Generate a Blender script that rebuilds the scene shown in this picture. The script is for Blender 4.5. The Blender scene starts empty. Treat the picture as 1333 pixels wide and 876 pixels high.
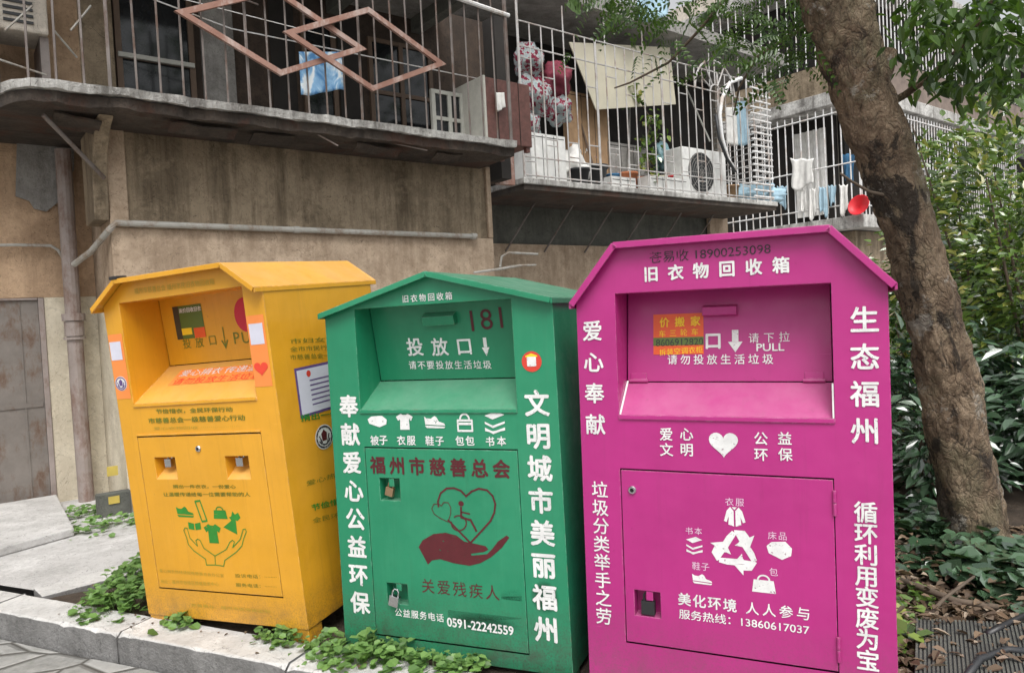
import bpy, bmesh, math, random
from mathutils import Vector, Matrix, noise
SC = bpy.context.scene
COL = SC.collection
R = math.radians
rnd = random.Random(7)

# ------------------------------------------------------------------ camera, sky, sun, exposure
F_PX, PITCH, ROLL, EYE = 957.5, R(1.539), R(2.993), 1.5
cam_d = bpy.data.cameras.new('camera'); cam_o = bpy.data.objects.new('camera', cam_d); COL.objects.link(cam_o)
cam_d.sensor_width = 36.0; cam_d.lens = 36.0 * F_PX / 1333.0
cam_d.clip_start = 0.05; cam_d.clip_end = 800
FWD = Vector((0, math.cos(PITCH), -math.sin(PITCH)))
_R0 = Vector((1, 0, 0)); _U0 = Vector((0, math.sin(PITCH), math.cos(PITCH)))
RGT = _R0 * math.cos(ROLL) - _U0 * math.sin(ROLL)
UPV = _R0 * math.sin(ROLL) + _U0 * math.cos(ROLL)
_m = Matrix((RGT, UPV, -FWD)).transposed().to_4x4(); _m.translation = (0, 0, EYE)
cam_o.matrix_world = _m
SC.camera = cam_o

SUN_EL, SUN_AZ = R(56), R(172)          # overcast: a broad soft sun from behind the camera
wd = bpy.data.worlds.new('World'); SC.world = wd; wd.use_nodes = True
nt = wd.node_tree; nt.nodes.clear()
sky = nt.nodes.new('ShaderNodeTexSky'); sky.sky_type = 'NISHITA'; sky.sun_disc = False
sky.sun_elevation = SUN_EL; sky.sun_rotation = SUN_AZ; sky.air_density = 1.0; sky.dust_density = 4.0; sky.ozone_density = 1.0
hs = nt.nodes.new('ShaderNodeHueSaturation'); hs.inputs['Saturation'].default_value = 0.1
bg = nt.nodes.new('ShaderNodeBackground'); bg.inputs['Strength'].default_value = 0.125
wo = nt.nodes.new('ShaderNodeOutputWorld')
nt.links.new(sky.outputs[0], hs.inputs['Color']); nt.links.new(hs.outputs[0], bg.inputs[0]); nt.links.new(bg.outputs[0], wo.inputs[0])
sd = bpy.data.lights.new('sun', 'SUN'); sd.energy = 1.4; sd.angle = R(35); sd.color = (1, .97, .92)
so = bpy.data.objects.new('sun', sd); COL.objects.link(so)
_dir = Vector((math.sin(SUN_AZ) * math.cos(SUN_EL), math.cos(SUN_AZ) * math.cos(SUN_EL), math.sin(SUN_EL)))
so.rotation_euler = _dir.to_track_quat('Z', 'Y').to_euler()
vs = SC.view_settings; vs.view_transform = 'Standard'; vs.look = 'None'; vs.gamma = 1; vs.use_curve_mapping = False
vs.exposure = 0.66
SC.cycles.max_bounces = 8; SC.cycles.transparent_max_bounces = 12

# ------------------------------------------------------------------ geometry of the place
def ray(px, py):
    return FWD + RGT * ((px - 666.5) / F_PX) - UPV * ((py - 438) / F_PX)
def at(px, py, depth):                    # point seen at (px, py) at a given distance ahead
    d = ray(px, py); return Vector((0, 0, EYE)) + d * (depth / d.y)
def ground(px, py, z):
    d = ray(px, py); return Vector((0, 0, EYE)) + d * ((z - EYE) / d.z)
AZ = R(52)
WT = Vector((math.sin(AZ), math.cos(AZ), 0)); WN = Vector((math.cos(AZ), -math.sin(AZ), 0))   # along the house wall / out of it
def W(t, per, z):                         # along the wall, distance of its plane from the eye, height
    v = WT * t - WN * per; return Vector((v.x, v.y, z))
def wt(px, py, per):
    d = ray(px, py); k = -per / d.dot(WN); p = Vector((0, 0, EYE)) + d * k
    return p.dot(WT), p.z

# ------------------------------------------------------------------ object helpers
def tag(o, label=None, cat=None, group=None, kind=None):
    if label: o['label'] = label
    if cat: o['category'] = cat
    if group: o['group'] = group
    if kind: o['kind'] = kind
    return o
def thing(name, label, cat, loc=(0, 0, 0), group=None, mat=None):
    o = bpy.data.objects.new(name, None); COL.objects.link(o); o.empty_display_size = .1
    if mat is not None: o.matrix_world = mat
    else: o.location = loc
    return tag(o, label, cat, group)
class MB:
    """collects shapes, links them as one mesh object"""
    def __init__(s): s.v = []; s.f = []; s.mi = []; s.cur = 0
    def add(s, vs, fs):
        b = len(s.v); s.v += [tuple(p) for p in vs]
        for f in fs: s.f.append(tuple(i + b for i in f)); s.mi.append(s.cur)
        return s
    def quad(s, a, b, c, d): return s.add([a, b, c, d], [(0, 1, 2, 3)])
    def hexa(s, p): # 8 corners: bottom loop then top loop
        return s.add(p, [(3, 2, 1, 0), (4, 5, 6, 7), (0, 1, 5, 4), (1, 2, 6, 5), (2, 3, 7, 6), (3, 0, 4, 7)])
    def box(s, a, b):
        x0, y0, z0 = [min(a[i], b[i]) for i in range(3)]; x1, y1, z1 = [max(a[i], b[i]) for i in range(3)]
        return s.hexa([(x0, y0, z0), (x1, y0, z0), (x1, y1, z0), (x0, y1, z0), (x0, y0, z1), (x1, y0, z1), (x1, y1, z1), (x0, y1, z1)])
    def wbox(s, t0, t1, p0, p1, z0, z1): # box in the wall's frame; p = distance of its planes
        pn, pf = min(p0, p1), max(p0, p1)
        return s.hexa([W(t0, pn, z0), W(t1, pn, z0), W(t1, pf, z0), W(t0, pf, z0), W(t0, pn, z1), W(t1, pn, z1), W(t1, pf, z1), W(t0, pf, z1)])
    def prism(s, pts, vec): # polygon extruded by vec
        n = len(pts); vec = Vector(vec); a = [Vector(p) for p in pts]; b = [p + vec for p in a]
        return s.add(a + b, [tuple(range(n))[::-1], tuple(range(n, 2 * n))] + [(i, (i + 1) % n, n + (i + 1) % n, n + i) for i in range(n)])
    def tube(s, pts, r, n=8, cap=True):
        pts = [Vector(p) for p in pts]; rs = r if isinstance(r, (list, tuple)) else [r] * len(pts)
        ref = Vector((0, 0, 1)); vs = []; prev = None
        for i, p in enumerate(pts):
            d = (pts[min(i + 1, len(pts) - 1)] - pts[max(i - 1, 0)]).normalized()
            if prev is None:
                a = d.orthogonal().normalized()
            else:
                a = (prev - d * prev.dot(d)); a = a.normalized() if a.length > 1e-6 else d.orthogonal().normalized()
            prev = a; b = d.cross(a)
            for k in range(n):
                an = 2 * math.pi * k / n; vs.append(p + (a * math.cos(an) + b * math.sin(an)) * rs[i])
        fs = []
        for i in range(len(pts) - 1):
            for k in range(n):
                k2 = (k + 1) % n; fs.append((i * n + k, i * n + k2, (i + 1) * n + k2, (i + 1) * n + k))
        if cap: fs.append(tuple(range(n))[::-1]); fs.append(tuple((len(pts) - 1) * n + k for k in range(n)))
        return s.add(vs, fs)
    def lathe(s, prof, c=(0, 0, 0), n=20): # prof: (r, z) list
        c = Vector(c); vs = []
        for r, z in prof:
            for k in range(n):
                a = 2 * math.pi * k / n; vs.append(c + Vector((r * math.cos(a), r * math.sin(a), z)))
        fs = []
        for i in range(len(prof) - 1):
            for k in range(n):
                k2 = (k + 1) % n; fs.append((i * n + k, i * n + k2, (i + 1) * n + k2, (i + 1) * n + k))
        fs.append(tuple(range(n))[::-1]); fs.append(tuple((len(prof) - 1) * n + k for k in range(n)))
        return s.add(vs, fs)
    def sheet(s, fn, nu, nv): # fn(u, v) in 0..1 -> point
        vs = [fn(i / nu, j / nv) for j in range(nv + 1) for i in range(nu + 1)]
        fs = [(j * (nu + 1) + i, j * (nu + 1) + i + 1, (j + 1) * (nu + 1) + i + 1, (j + 1) * (nu + 1) + i) for j in range(nv) for i in range(nu)]
        return s.add(vs, fs)
    def build(s, name, mats, parent=None, smooth=False, bevel=0, solid=0, label=None):
        me = bpy.data.meshes.new(name); me.from_pydata(s.v, [], s.f)
        for m in (mats if isinstance(mats, (list, tuple)) else [mats]): me.materials.append(m)
        me.polygons.foreach_set('material_index', s.mi)
        if smooth: me.polygons.foreach_set('use_smooth', [True] * len(s.f))
        me.update(); o = bpy.data.objects.new(name, me); COL.objects.link(o)
        if parent: o.parent = parent
        if bevel:
            b = o.modifiers.new('bevel', 'BEVEL'); b.width = bevel; b.segments = 2; b.limit_method = 'ANGLE'
        if solid:
            b = o.modifiers.new('solid', 'SOLIDIFY'); b.thickness = solid
        if label: o['label'] = label
        return o

# ------------------------------------------------------------------ materials
class Mat:
    def __init__(s, name):
        s.m = bpy.data.materials.new(name); s.m.use_nodes = True; s.t = s.m.node_tree; s.t.nodes.clear()
        s.out = s.n('ShaderNodeOutputMaterial'); s.b = s.n('ShaderNodeBsdfPrincipled'); s.l(s.b.outputs[0], s.out.inputs[0])
        s.tc = s.n('ShaderNodeTexCoord')
    def n(s, k, **kw):
        x = s.t.nodes.new(k)
        for a, b in kw.items(): setattr(x, a, b)
        return x
    def l(s, a, b): s.t.links.new(a, b)
    def mapping(s, scale=(1, 1, 1), rotz=0, loc=(0, 0, 0)):
        m = s.n('ShaderNodeMapping'); m.inputs['Scale'].default_value = scale; m.inputs['Rotation'].default_value = (0, 0, rotz); m.inputs['Location'].default_value = loc
        s.l(s.tc.outputs['Object'], m.inputs[0]); return m.outputs[0]
    def noise(s, scale=5, detail=6, rough=.6, vec=None, dist=0):
        x = s.n('ShaderNodeTexNoise'); x.inputs['Scale'].default_value = scale; x.inputs['Detail'].default_value = detail; x.inputs['Roughness'].default_value = rough; x.inputs['Distortion'].default_value = dist
        s.l(vec if vec is not None else s.tc.outputs['Object'], x.inputs['Vector']); return x.outputs['Fac']
    def ramp(s, fac, stops):
        r = s.n('ShaderNodeValToRGB'); e = r.color_ramp.elements
        while len(e) < len(stops): e.new(.5)
        for i, (p, c) in enumerate(stops):
            e[i].position = p; e[i].color = (c, c, c, 1) if not isinstance(c, (tuple, list)) else (*c, 1)
        s.l(fac, r.inputs[0]); return r.outputs[0]
    def mix(s, fac, a, b, mode='MIX'):
        x = s.n('ShaderNodeMix', data_type='RGBA', blend_type=mode)
        for sock, v in ((x.inputs[0], fac), (x.inputs[6], a), (x.inputs[7], b)):
            if isinstance(v, (int, float)): sock.default_value = v
            elif isinstance(v, (tuple, list)): sock.default_value = (*v, 1)
            else: s.l(v, sock)
        return x.outputs[2]
    def math(s, op, a, b=0, clamp=False):
        x = s.n('ShaderNodeMath', operation=op, use_clamp=clamp)
        for i, v in enumerate((a, b)):
            if isinstance(v, (int, float)): x.inputs[i].default_value = v
            else: s.l(v, x.inputs[i])
        return x.outputs[0]
    def z(s):
        x = s.n('ShaderNodeSeparateXYZ'); s.l(s.tc.outputs['Object'], x.inputs[0]); return x.outputs[2]
    def bump(s, h, strength=.3, dist=.01, bevel=0):
        x = s.n('ShaderNodeBump'); x.inputs['Strength'].default_value = strength; x.inputs['Distance'].default_value = dist; s.l(h, x.inputs['Height'])
        if bevel:
            bv = s.n('ShaderNodeBevel'); bv.samples = 4; bv.inputs['Radius'].default_value = bevel; s.l(bv.outputs[0], x.inputs['Normal'])
        s.l(x.outputs[0], s.b.inputs['Normal'])
    def col(s, v):
        if isinstance(v, (tuple, list)): s.b.inputs['Base Color'].default_value = (*v, 1)
        else: s.l(v, s.b.inputs['Base Color'])
        return s
    def rough(s, v):
        if isinstance(v, (int, float)): s.b.inputs['Roughness'].default_value = v
        else: s.l(v, s.b.inputs['Roughness'])
        return s
    def metal(s, v): s.b.inputs['Metallic'].default_value = v; return s
M = {}
def plain(name, c, rough=.6, metal=0, var=.15, scale=8, bump=0, bscale=40):
    k = Mat(name); f = k.noise(scale, 6, .65)
    dark = tuple(x * (1 - var) for x in c); light = tuple(min(1, x * (1 + var)) for x in c)
    k.col(k.ramp(f, [(.3, dark), (.7, light)])).rough(rough).metal(metal)
    if bump: k.bump(k.noise(bscale, 5), bump, .004)
    M[name] = k.m; return k.m
def bin_paint(name, c, grime, gh, gstr, fade):
    k = Mat(name)
    f = k.noise(2.2, 5, .6); base = k.ramp(f, [(.3, tuple(x * .9 for x in c)), (.7, tuple(min(1, x * 1.08) for x in c))])
    streak = k.noise(1, 6, .7, k.mapping((34, 34, 1.6)))
    base = k.mix(k.ramp(streak, [(.52, 0), (.8, .22)]), base, fade)
    spots = k.noise(60, 3, .6); base = k.mix(k.ramp(spots, [(.66, 0), (.74, .35)]), base, tuple(x * .55 for x in c))
    # splashed dirt low on the sheet
    h = k.math('SUBTRACT', 1, k.math('DIVIDE', k.z(), gh), True)
    d = k.math('MULTIPLY', h, k.ramp(k.noise(9, 9, .75), [(.38, 0), (.66, 1)]))
    base = k.mix(k.math('MULTIPLY', d, gstr), base, grime)
    fine = k.math('MULTIPLY', h, k.ramp(k.noise(120, 4, .7), [(.5, 0), (.6, 1)])); base = k.mix(k.math('MULTIPLY', fine, gstr * .8), base, grime)
    # scratches, faded patches, worn edges
    for mp, lo in (((3, 3, 60), .735), ((40, 40, 5), .74)):
        base = k.mix(k.ramp(k.noise(1, 4, .75, k.mapping(mp, loc=(3, 5, 1)), .6), [(lo - .02, 0), (lo + .02, .5)]), base, tuple(min(1, x * 1.2 + .12) for x in fade))
    base = k.mix(k.ramp(k.noise(1.1, 6, .7, k.mapping((1, 1, 1), loc=(2, 8, 4))), [(.5, 0), (.7, .3)]), base, fade)
    base = k.mix(k.ramp(k.noise(1, 7, .75, k.mapping((22, 22, .9), loc=(1, 2, 0))), [(.55, 0), (.72, .3)]), base, tuple(x * .5 + y * .25 for x, y in zip(c, grime)))
    bv = k.n('ShaderNodeBevel'); bv.samples = 4; bv.inputs['Radius'].default_value = .007; gn = k.n('ShaderNodeNewGeometry'); dt = k.n('ShaderNodeVectorMath', operation='DOT_PRODUCT'); k.l(bv.outputs[0], dt.inputs[0]); k.l(gn.outputs['Normal'], dt.inputs[1])
    ed = k.math('MULTIPLY', k.ramp(dt.outputs['Value'], [(.80, 1), (.97, 0)]), k.ramp(k.noise(26, 6, .75), [(.46, 0), (.6, .7)]))
    base = k.mix(ed, base, tuple(min(1, x * .9 + .2) for x in fade)); base = k.mix(k.math('MULTIPLY', ed, k.ramp(k.noise(9, 5), [(.5, 0), (.56, 1)])), base, (.13, .06, .03))
    sn = k.n('ShaderNodeSeparateXYZ'); k.l(gn.outputs['Normal'], sn.inputs[0]); sheen_dust = k.math('MULTIPLY', k.ramp(sn.outputs[2], [(.25, 0), (.55, 1)]), k.ramp(k.noise(5, 8, .7), [(.3, .05), (.7, .16)]))
    base = k.mix(sheen_dust, base, (.66, .62, .60))   # sky sheen painted in as a pale dusty film on upward ledge and roof faces
    k.col(base); k.rough(k.ramp(k.noise(14, 6, .7), [(.3, .28), (.7, .55)]))
    k.bump(k.noise(3.2, 3, .55), .6, .014, bevel=.005)
    k.b.inputs['Coat Weight'].default_value = .2; k.b.inputs['Coat Roughness'].default_value = .18; M[name] = k.m
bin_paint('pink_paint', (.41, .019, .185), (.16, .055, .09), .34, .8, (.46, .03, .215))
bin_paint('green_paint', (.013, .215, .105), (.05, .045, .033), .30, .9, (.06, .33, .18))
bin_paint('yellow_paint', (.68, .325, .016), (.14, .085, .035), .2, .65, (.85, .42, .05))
for n_, c_, r_ in (('white', (.8, .8, .8), .5), ('pale', (.72, .5, .64), .5), ('ink', (.03, .02, .03), .5), ('yellow', (.9, .6, .02), .5), ('maroon', (.14, .018, .025), .55), ('red', (.62, .05, .03), .5),
                  ('redsign', (.55, .02, .05), .5), ('heartred', (.75, .06, .03), .5), ('olive', (.16, .20, .02), .6), ('green', (.03, .26, .03), .6), ('faint', (.42, .30, .03), .6),
                  ('orange', (.85, .26, .06), .5), ('ad_red', (.75, .10, .02), .4), ('ad_dark', (.05, .045, .03), .45), ('ad_green', (.10, .16, .03), .45), ('paper', (.62, .62, .72), .45), ('purple_edge', (.12, .07, .22), .5),
                  ('black_metal', (.02, .02, .022), .4), ('black_hole', (.01, .01, .01), .9)):
    plain(n_, c_, r_, var=.06)
def worn_print(name, c, amount):
    k = Mat(name); d = tuple(x * .72 for x in c); k.col(k.ramp(k.noise(7, 8, .75), [(.35, d), (.62, c)])).rough(.5); tr = k.n('ShaderNodeBsdfTransparent'); mx = k.n('ShaderNodeMixShader')
    a = k.math('MAXIMUM', k.ramp(k.noise(75, 6, .7), [(.62 - amount * .1, 0), (.68 - amount * .1, .8)]), k.ramp(k.noise(1, 4, .75, k.mapping((6, 6, 70), loc=(1, 1, 3)), .5), [(.70, 0), (.72, .8)]))
    k.l(a, mx.inputs[0]); k.l(k.b.outputs[0], mx.inputs[1]); k.l(tr.outputs[0], mx.inputs[2]); k.l(mx.outputs[0], k.out.inputs[0]); M[name] = k.m
worn_print('white', (.82, .82, .81), .2); worn_print('maroon', (.105, .012, .018), -.1); worn_print('olive', (.16, .20, .02), .1); worn_print('green', (.03, .26, .03), .0); worn_print('ink', (.03, .02, .03), .9)
plain('chrome', (.6, .6, .62), .25, 1, .1)
plain('brass', (.45, .30, .18), .4, .8, .2)
def smudge():
    k = Mat('smudge'); k.col((.012, .06, .03)).rough(.6)
    tr = k.n('ShaderNodeBsdfTransparent'); mx = k.n('ShaderNodeMixShader')
    g = k.n('ShaderNodeTexGradient', gradient_type='SPHERICAL'); mp = k.n('ShaderNodeMapping'); mp.inputs['Location'].default_value = (-1, 0, -1); mp.inputs['Scale'].default_value = (2, 0, 2)
    k.l(k.tc.outputs['Generated'], mp.inputs[0]); k.l(mp.outputs[0], g.inputs[0])
    a = k.math('MULTIPLY', k.ramp(g.outputs['Fac'], [(0, 0), (.55, .9)]), k.ramp(k.noise(30, 4), [(.3, .6), (.6, 1)]))
    k.l(a, mx.inputs[0]); k.l(tr.outputs[0], mx.inputs[1]); k.l(k.b.outputs[0], mx.inputs[2]); k.l(mx.outputs[0], k.out.inputs[0]); M['smudge'] = k.m
smudge()
def plaster(name, a, b, stain, bump=.4, streak=.6, rust=None):
    k = Mat(name)
    c = k.ramp(k.noise(1.3, 8, .65), [(.3, a), (.7, b)])
    c = k.mix(k.ramp(k.noise(4.5, 10, .75), [(.44, 0), (.64, .55)]), c, stain)
    c = k.mix(k.math('MULTIPLY', k.ramp(k.noise(1, 8, .72, k.mapping((4.2, 4.2, .32))), [(.44, 0), (.62, 1)]), streak), c, stain)
    c = k.mix(k.ramp(k.noise(2.6, 12, .8, k.mapping((1, 1, 1), loc=(4, 7, 2))), [(.5, 0), (.62, .45)]), c, tuple(min(1, x * 1.28) for x in b))
    c = k.mix(k.ramp(k.noise(30, 8, .8), [(.54, 0), (.68, .6)]), c, tuple(x * .5 for x in stain))
    c = k.mix(k.ramp(k.noise(3.3, 3, .5, k.mapping((1, 1, 1), loc=(9, 1, 5)), dist=2.2), [(.497, 0), (.5, .8), (.503, 0)]), c, tuple(x * .45 for x in stain))
    if rust: c = k.mix(k.ramp(k.noise(2.1, 9, .7, dist=.5), [(.5, 0), (.62, .75)]), c, rust)
    k.col(c).rough(.92); k.bump(k.math('ADD', k.noise(5, 8, .7), k.math('MULTIPLY', k.noise(50, 6, .7), .5)), bump, .03); M[name] = k.m
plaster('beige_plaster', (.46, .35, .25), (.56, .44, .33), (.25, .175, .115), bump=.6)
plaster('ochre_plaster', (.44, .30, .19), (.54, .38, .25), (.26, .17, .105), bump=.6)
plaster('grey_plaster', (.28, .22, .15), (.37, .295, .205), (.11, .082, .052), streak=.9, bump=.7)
plaster('cream_plaster', (.58, .52, .40), (.66, .60, .48), (.42, .36, .27), streak=.4)
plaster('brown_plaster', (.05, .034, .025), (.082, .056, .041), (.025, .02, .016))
plaster('dark_plaster', (.10, .105, .09), (.14, .14, .12), (.06, .06, .055))
plaster('pale_plaster', (.58, .52, .45), (.66, .6, .52), (.38, .34, .29))
plaster('raw_concrete', (.26, .25, .235), (.36, .35, .33), (.15, .14, .13), bump=.7)
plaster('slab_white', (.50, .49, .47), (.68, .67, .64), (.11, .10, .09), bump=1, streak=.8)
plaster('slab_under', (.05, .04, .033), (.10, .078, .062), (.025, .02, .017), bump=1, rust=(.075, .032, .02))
plaster('pavement_concrete', (.45, .44, .43), (.58, .57, .56), (.27, .26, .25), bump=.6, streak=0)
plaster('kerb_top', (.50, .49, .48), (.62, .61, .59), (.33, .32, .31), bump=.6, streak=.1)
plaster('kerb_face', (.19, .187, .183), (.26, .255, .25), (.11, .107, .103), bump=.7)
def rusty(name, a, b, rust, rough=.6, metal=.3):
    k = Mat(name); c = k.ramp(k.noise(4, 8, .7), [(.35, a), (.65, b)])
    c = k.mix(k.ramp(k.noise(6, 9, .75, k.mapping((1, 1, .5))), [(.48, 0), (.62, .85)]), c, rust)
    k.col(c).rough(rough).metal(metal); k.bump(k.noise(25, 6), .3, .004); M[name] = k.m
rusty('rusty_bar', (.15, .13, .12), (.24, .21, .195), (.12, .07, .05))
rusty('rust_steel', (.27, .14, .105), (.36, .21, .165), (.50, .40, .36))
rusty('white_bar', (.70, .70, .70), (.8, .8, .8), (.5, .42, .36), metal=0)
rusty('grey_bar', (.40, .39, .38), (.52, .51, .50), (.26, .18, .14), metal=0)
rusty('door_metal', (.17, .15, .135), (.235, .21, .19), (.14, .08, .05))
rusty('old_pipe', (.24, .20, .18), (.32, .27, .25), (.17, .10, .075), metal=0)
rusty('grey_pipe', (.34, .33, .30), (.44, .43, .40), (.24, .18, .13), metal=0)
plain('cabinet_wood', (.13, .055, .045), .55, var=.3, scale=14); plain('cabinet_side', (.50, .49, .44), .7)
plain('cardboard', (.36, .23, .13), .85, var=.2); plain('cream_board', (.60, .56, .44), .7, var=.1, scale=3); plain('aircon_white', (.72, .72, .70), .45); plain('dark_plastic', (.03, .032, .035), .5)
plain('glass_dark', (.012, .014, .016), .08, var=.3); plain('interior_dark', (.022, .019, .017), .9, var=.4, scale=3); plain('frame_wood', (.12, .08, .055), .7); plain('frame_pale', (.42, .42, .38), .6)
plain('red_plastic', (.62, .02, .03), .35); plain('red_fabric', (.22, .035, .06), .8, var=.4, scale=12); plain('cloth_white', (.78, .77, .74), .9); plain('cloth_blue', (.36, .52, .62), .9, var=.2); plain('cloth_deep', (.05, .16, .30), .9, var=.3); plain('terracotta', (.40, .14, .06), .8); plain('wood_panel', (.20, .155, .13), .75, var=.3, scale=5); plain('yellow_label', (.5, .38, .08), .6)
plain('teal_plastic', (.25, .42, .45), .4)
def tie_dye():
    k = Mat('tie_dye'); f = k.noise(9, 3, .5, k.mapping((1, 1, .6)), dist=1.2); k.col(k.ramp(f, [(.38, (.08, .24, .50)), (.52, (.30, .52, .75)), (.62, (.80, .86, .90))])).rough(.9); M['tie_dye'] = k.m
tie_dye()
def bagmat():
    k = Mat('clear_bag'); c = k.ramp(k.noise(13, 4, .6), [(.40, (.42, .52, .54)), (.50, (.60, .64, .64)), (.55, (.30, .03, .07))]); k.col(c).rough(.18); k.bump(k.noise(16, 6, .7, dist=1), 1, .06); M['clear_bag'] = k.m
bagmat()
def leafmat(name, a, b, gloss=.35, trans=.35, tint=None, coat=0):
    k = Mat(name); g = k.n('ShaderNodeNewGeometry'); c = k.ramp(g.outputs['Random Per Island'], [(0, a), (.75, b)] + ([(.97, tint), (1, tint)] if tint else []))
    k.col(c).rough(gloss); k.b.inputs['Specular IOR Level'].default_value = .8; k.b.inputs['Coat Weight'].default_value = coat; k.b.inputs['Coat Roughness'].default_value = .12; k.b.inputs['Coat IOR'].default_value = 1.5; tr = k.n('ShaderNodeBsdfTranslucent'); c2 = k.mix(1, c, (.9, 1, .35), 'MULTIPLY'); k.l(c2, tr.inputs[0]); mx = k.n('ShaderNodeMixShader'); mx.inputs[0].default_value = trans
    k.l(k.b.outputs[0], mx.inputs[1]); k.l(tr.outputs[0], mx.inputs[2]); k.l(mx.outputs[0], k.out.inputs[0]); M[name] = k.m
leafmat('weed_leaf', (.07, .15, .035), (.19, .34, .09), .5, .3)
leafmat('shrub_leaf', (.025, .06, .012), (.20, .33, .065), .22, .25, (.42, .40, .10), 1)
leafmat('dark_leaf', (.012, .034, .016), (.085, .155, .085), .16, .12, None, 1)
leafmat('tree_leaf', (.022, .055, .012), (.085, .16, .032), .35, .45)
leafmat('dry_leaf', (.06, .036, .02), (.17, .11, .062), .8, .1, (.34, .27, .20))
def bark():
    k = Mat('bark'); v = k.mapping((1, 1, .7))
    wob = k.n('ShaderNodeTexNoise'); wob.inputs['Scale'].default_value = 7; wob.inputs['Detail'].default_value = 5; k.l(v, wob.inputs['Vector'])
    mx = k.n('ShaderNodeMix', data_type='VECTOR'); mx.inputs[0].default_value = .16; k.l(v, mx.inputs[4]); k.l(wob.outputs['Color'], mx.inputs[5])
    def vor(sc):
        x = k.n('ShaderNodeTexVoronoi', feature='DISTANCE_TO_EDGE'); x.inputs['Scale'].default_value = sc; k.l(mx.outputs[1], x.inputs['Vector']); return x.outputs['Distance']
    cr = vor(13); cr2 = vor(34)
    c = k.ramp(k.noise(8, 10, .75, v, .4), [(.36, (.085, .055, .035)), (.48, (.20, .14, .09)), (.58, (.32, .235, .155)), (.7, (.44, .34, .245))])
    c = k.mix(k.ramp(k.noise(2.6, 8, .7, k.mapping((1, 1, .7), loc=(2, 2, 2))), [(.5, 0), (.62, .55)]), c, (.21, .195, .115))
    c = k.mix(k.ramp(k.noise(3.2, 10, .7, k.mapping((1, 1, .55), loc=(3, 1, 0)), .5), [(.54, 0), (.57, .9)]), c, (.032, .024, .018))
    gate = k.ramp(k.noise(4, 5, .6, k.mapping((1, 1, 1), loc=(6, 2, 0))), [(.5, 0), (.64, 1)])
    c = k.mix(k.math('MULTIPLY', k.ramp(cr, [(.0, .9), (.07, 0)]), gate), c, (.022, .016, .012))
    c = k.mix(k.math('MULTIPLY', k.ramp(cr2, [(.0, .6), (.12, 0)]), k.ramp(k.noise(5, 4), [(.45, 0), (.6, 1)])), c, (.04, .03, .022))
    c = k.mix(k.ramp(k.noise(4.2, 9, .75, k.mapping((1, 1, 1), loc=(7, 3, 1))), [(.57, 0), (.62, .7)]), c, (.42, .39, .34))
    k.col(c).rough(.95); k.bump(k.math('ADD', k.math('MULTIPLY', k.ramp(cr, [(0, 0), (.12, 1)]), .22), k.math('ADD', k.noise(12, 9, .8, v), k.math('MULTIPLY', k.ramp(cr2, [(0, 0), (.2, 1)]), .2))), 1, .04); M['bark'] = k.m
bark()
plain('twig', (.12, .09, .065), .9, var=.3)
def soil():
    k = Mat('soil'); c = k.ramp(k.noise(6, 9, .7), [(.3, (.04, .028, .02)), (.7, (.11, .08, .056))]); k.col(c).rough(1); k.bump(k.noise(30, 8, .7), 1, .03); M['soil'] = k.m
soil()
def paving():
    k = Mat('stone_paving'); vec = k.mapping((3.2, 5.2, 1), R(24)); vo = k.n('ShaderNodeTexVoronoi', feature='DISTANCE_TO_EDGE'); vo.inputs['Scale'].default_value = 1; k.l(vec, vo.inputs['Vector'])
    vc = k.n('ShaderNodeTexVoronoi'); vc.inputs['Scale'].default_value = 1; k.l(vec, vc.inputs['Vector'])
    sp = k.n('ShaderNodeSeparateColor'); k.l(vc.outputs['Color'], sp.inputs[0])
    c = k.ramp(sp.outputs[0], [(0, (.20, .20, .19)), (1, (.36, .355, .34))]); c = k.mix(k.ramp(k.noise(9, 8, .7), [(.4, 0), (.7, .6)]), c, (.45, .44, .42))
    c = k.mix(k.ramp(k.noise(2.2, 7, .7), [(.5, 0), (.62, .5)]), c, (.13, .15, .10))
    j = k.ramp(vo.outputs['Distance'], [(.01, 1), (.05, 0)]); c = k.mix(j, c, (.09, .085, .075)); k.col(c).rough(.9)
    k.bump(k.math('ADD', k.ramp(vo.outputs['Distance'], [(.0, 0), (.09, 1)]), k.math('MULTIPLY', k.noise(14, 8, .7), .5)), .8, .02); M['stone_paving'] = k.m
paving()
plain('far_ground', (.3, .29, .28), .95)

# ------------------------------------------------------------------ ground, road, kerb, pavement, planting bed
o = MB().quad((-300, -300, -.03), (300, -300, -.03), (300, 300, -.03), (-300, 300, -.03)).build('ground', M['far_ground']); tag(o, kind='structure')
KA = Vector((-2.7, 3.742, 0)); KE = Vector((1.609, -.736, 0)).normalized(); KD = Vector((-KE.y, KE.x, 0)) # along the kerb / away from the road
def K(s, d, z): v = KA + KE * s + KD * d; return Vector((v.x, v.y, z))
def rough_sheet(name, fn, nu, nv, amp, mat, sc=2.0):
    m = MB()
    def g(u, v):
        p = Vector(fn(u, v)); p.z += amp * noise.noise(p * sc) + amp * .5 * noise.noise(p * sc * 3.1); return p
    m.sheet(g, nu, nv); return tag(m.build(name, mat, smooth=True), kind='structure')
rough_sheet('road', lambda u, v: K(-9 + 19 * u, -9 + 8.98 * v, -.004), 60, 40, .006, M['stone_paving'])
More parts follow.
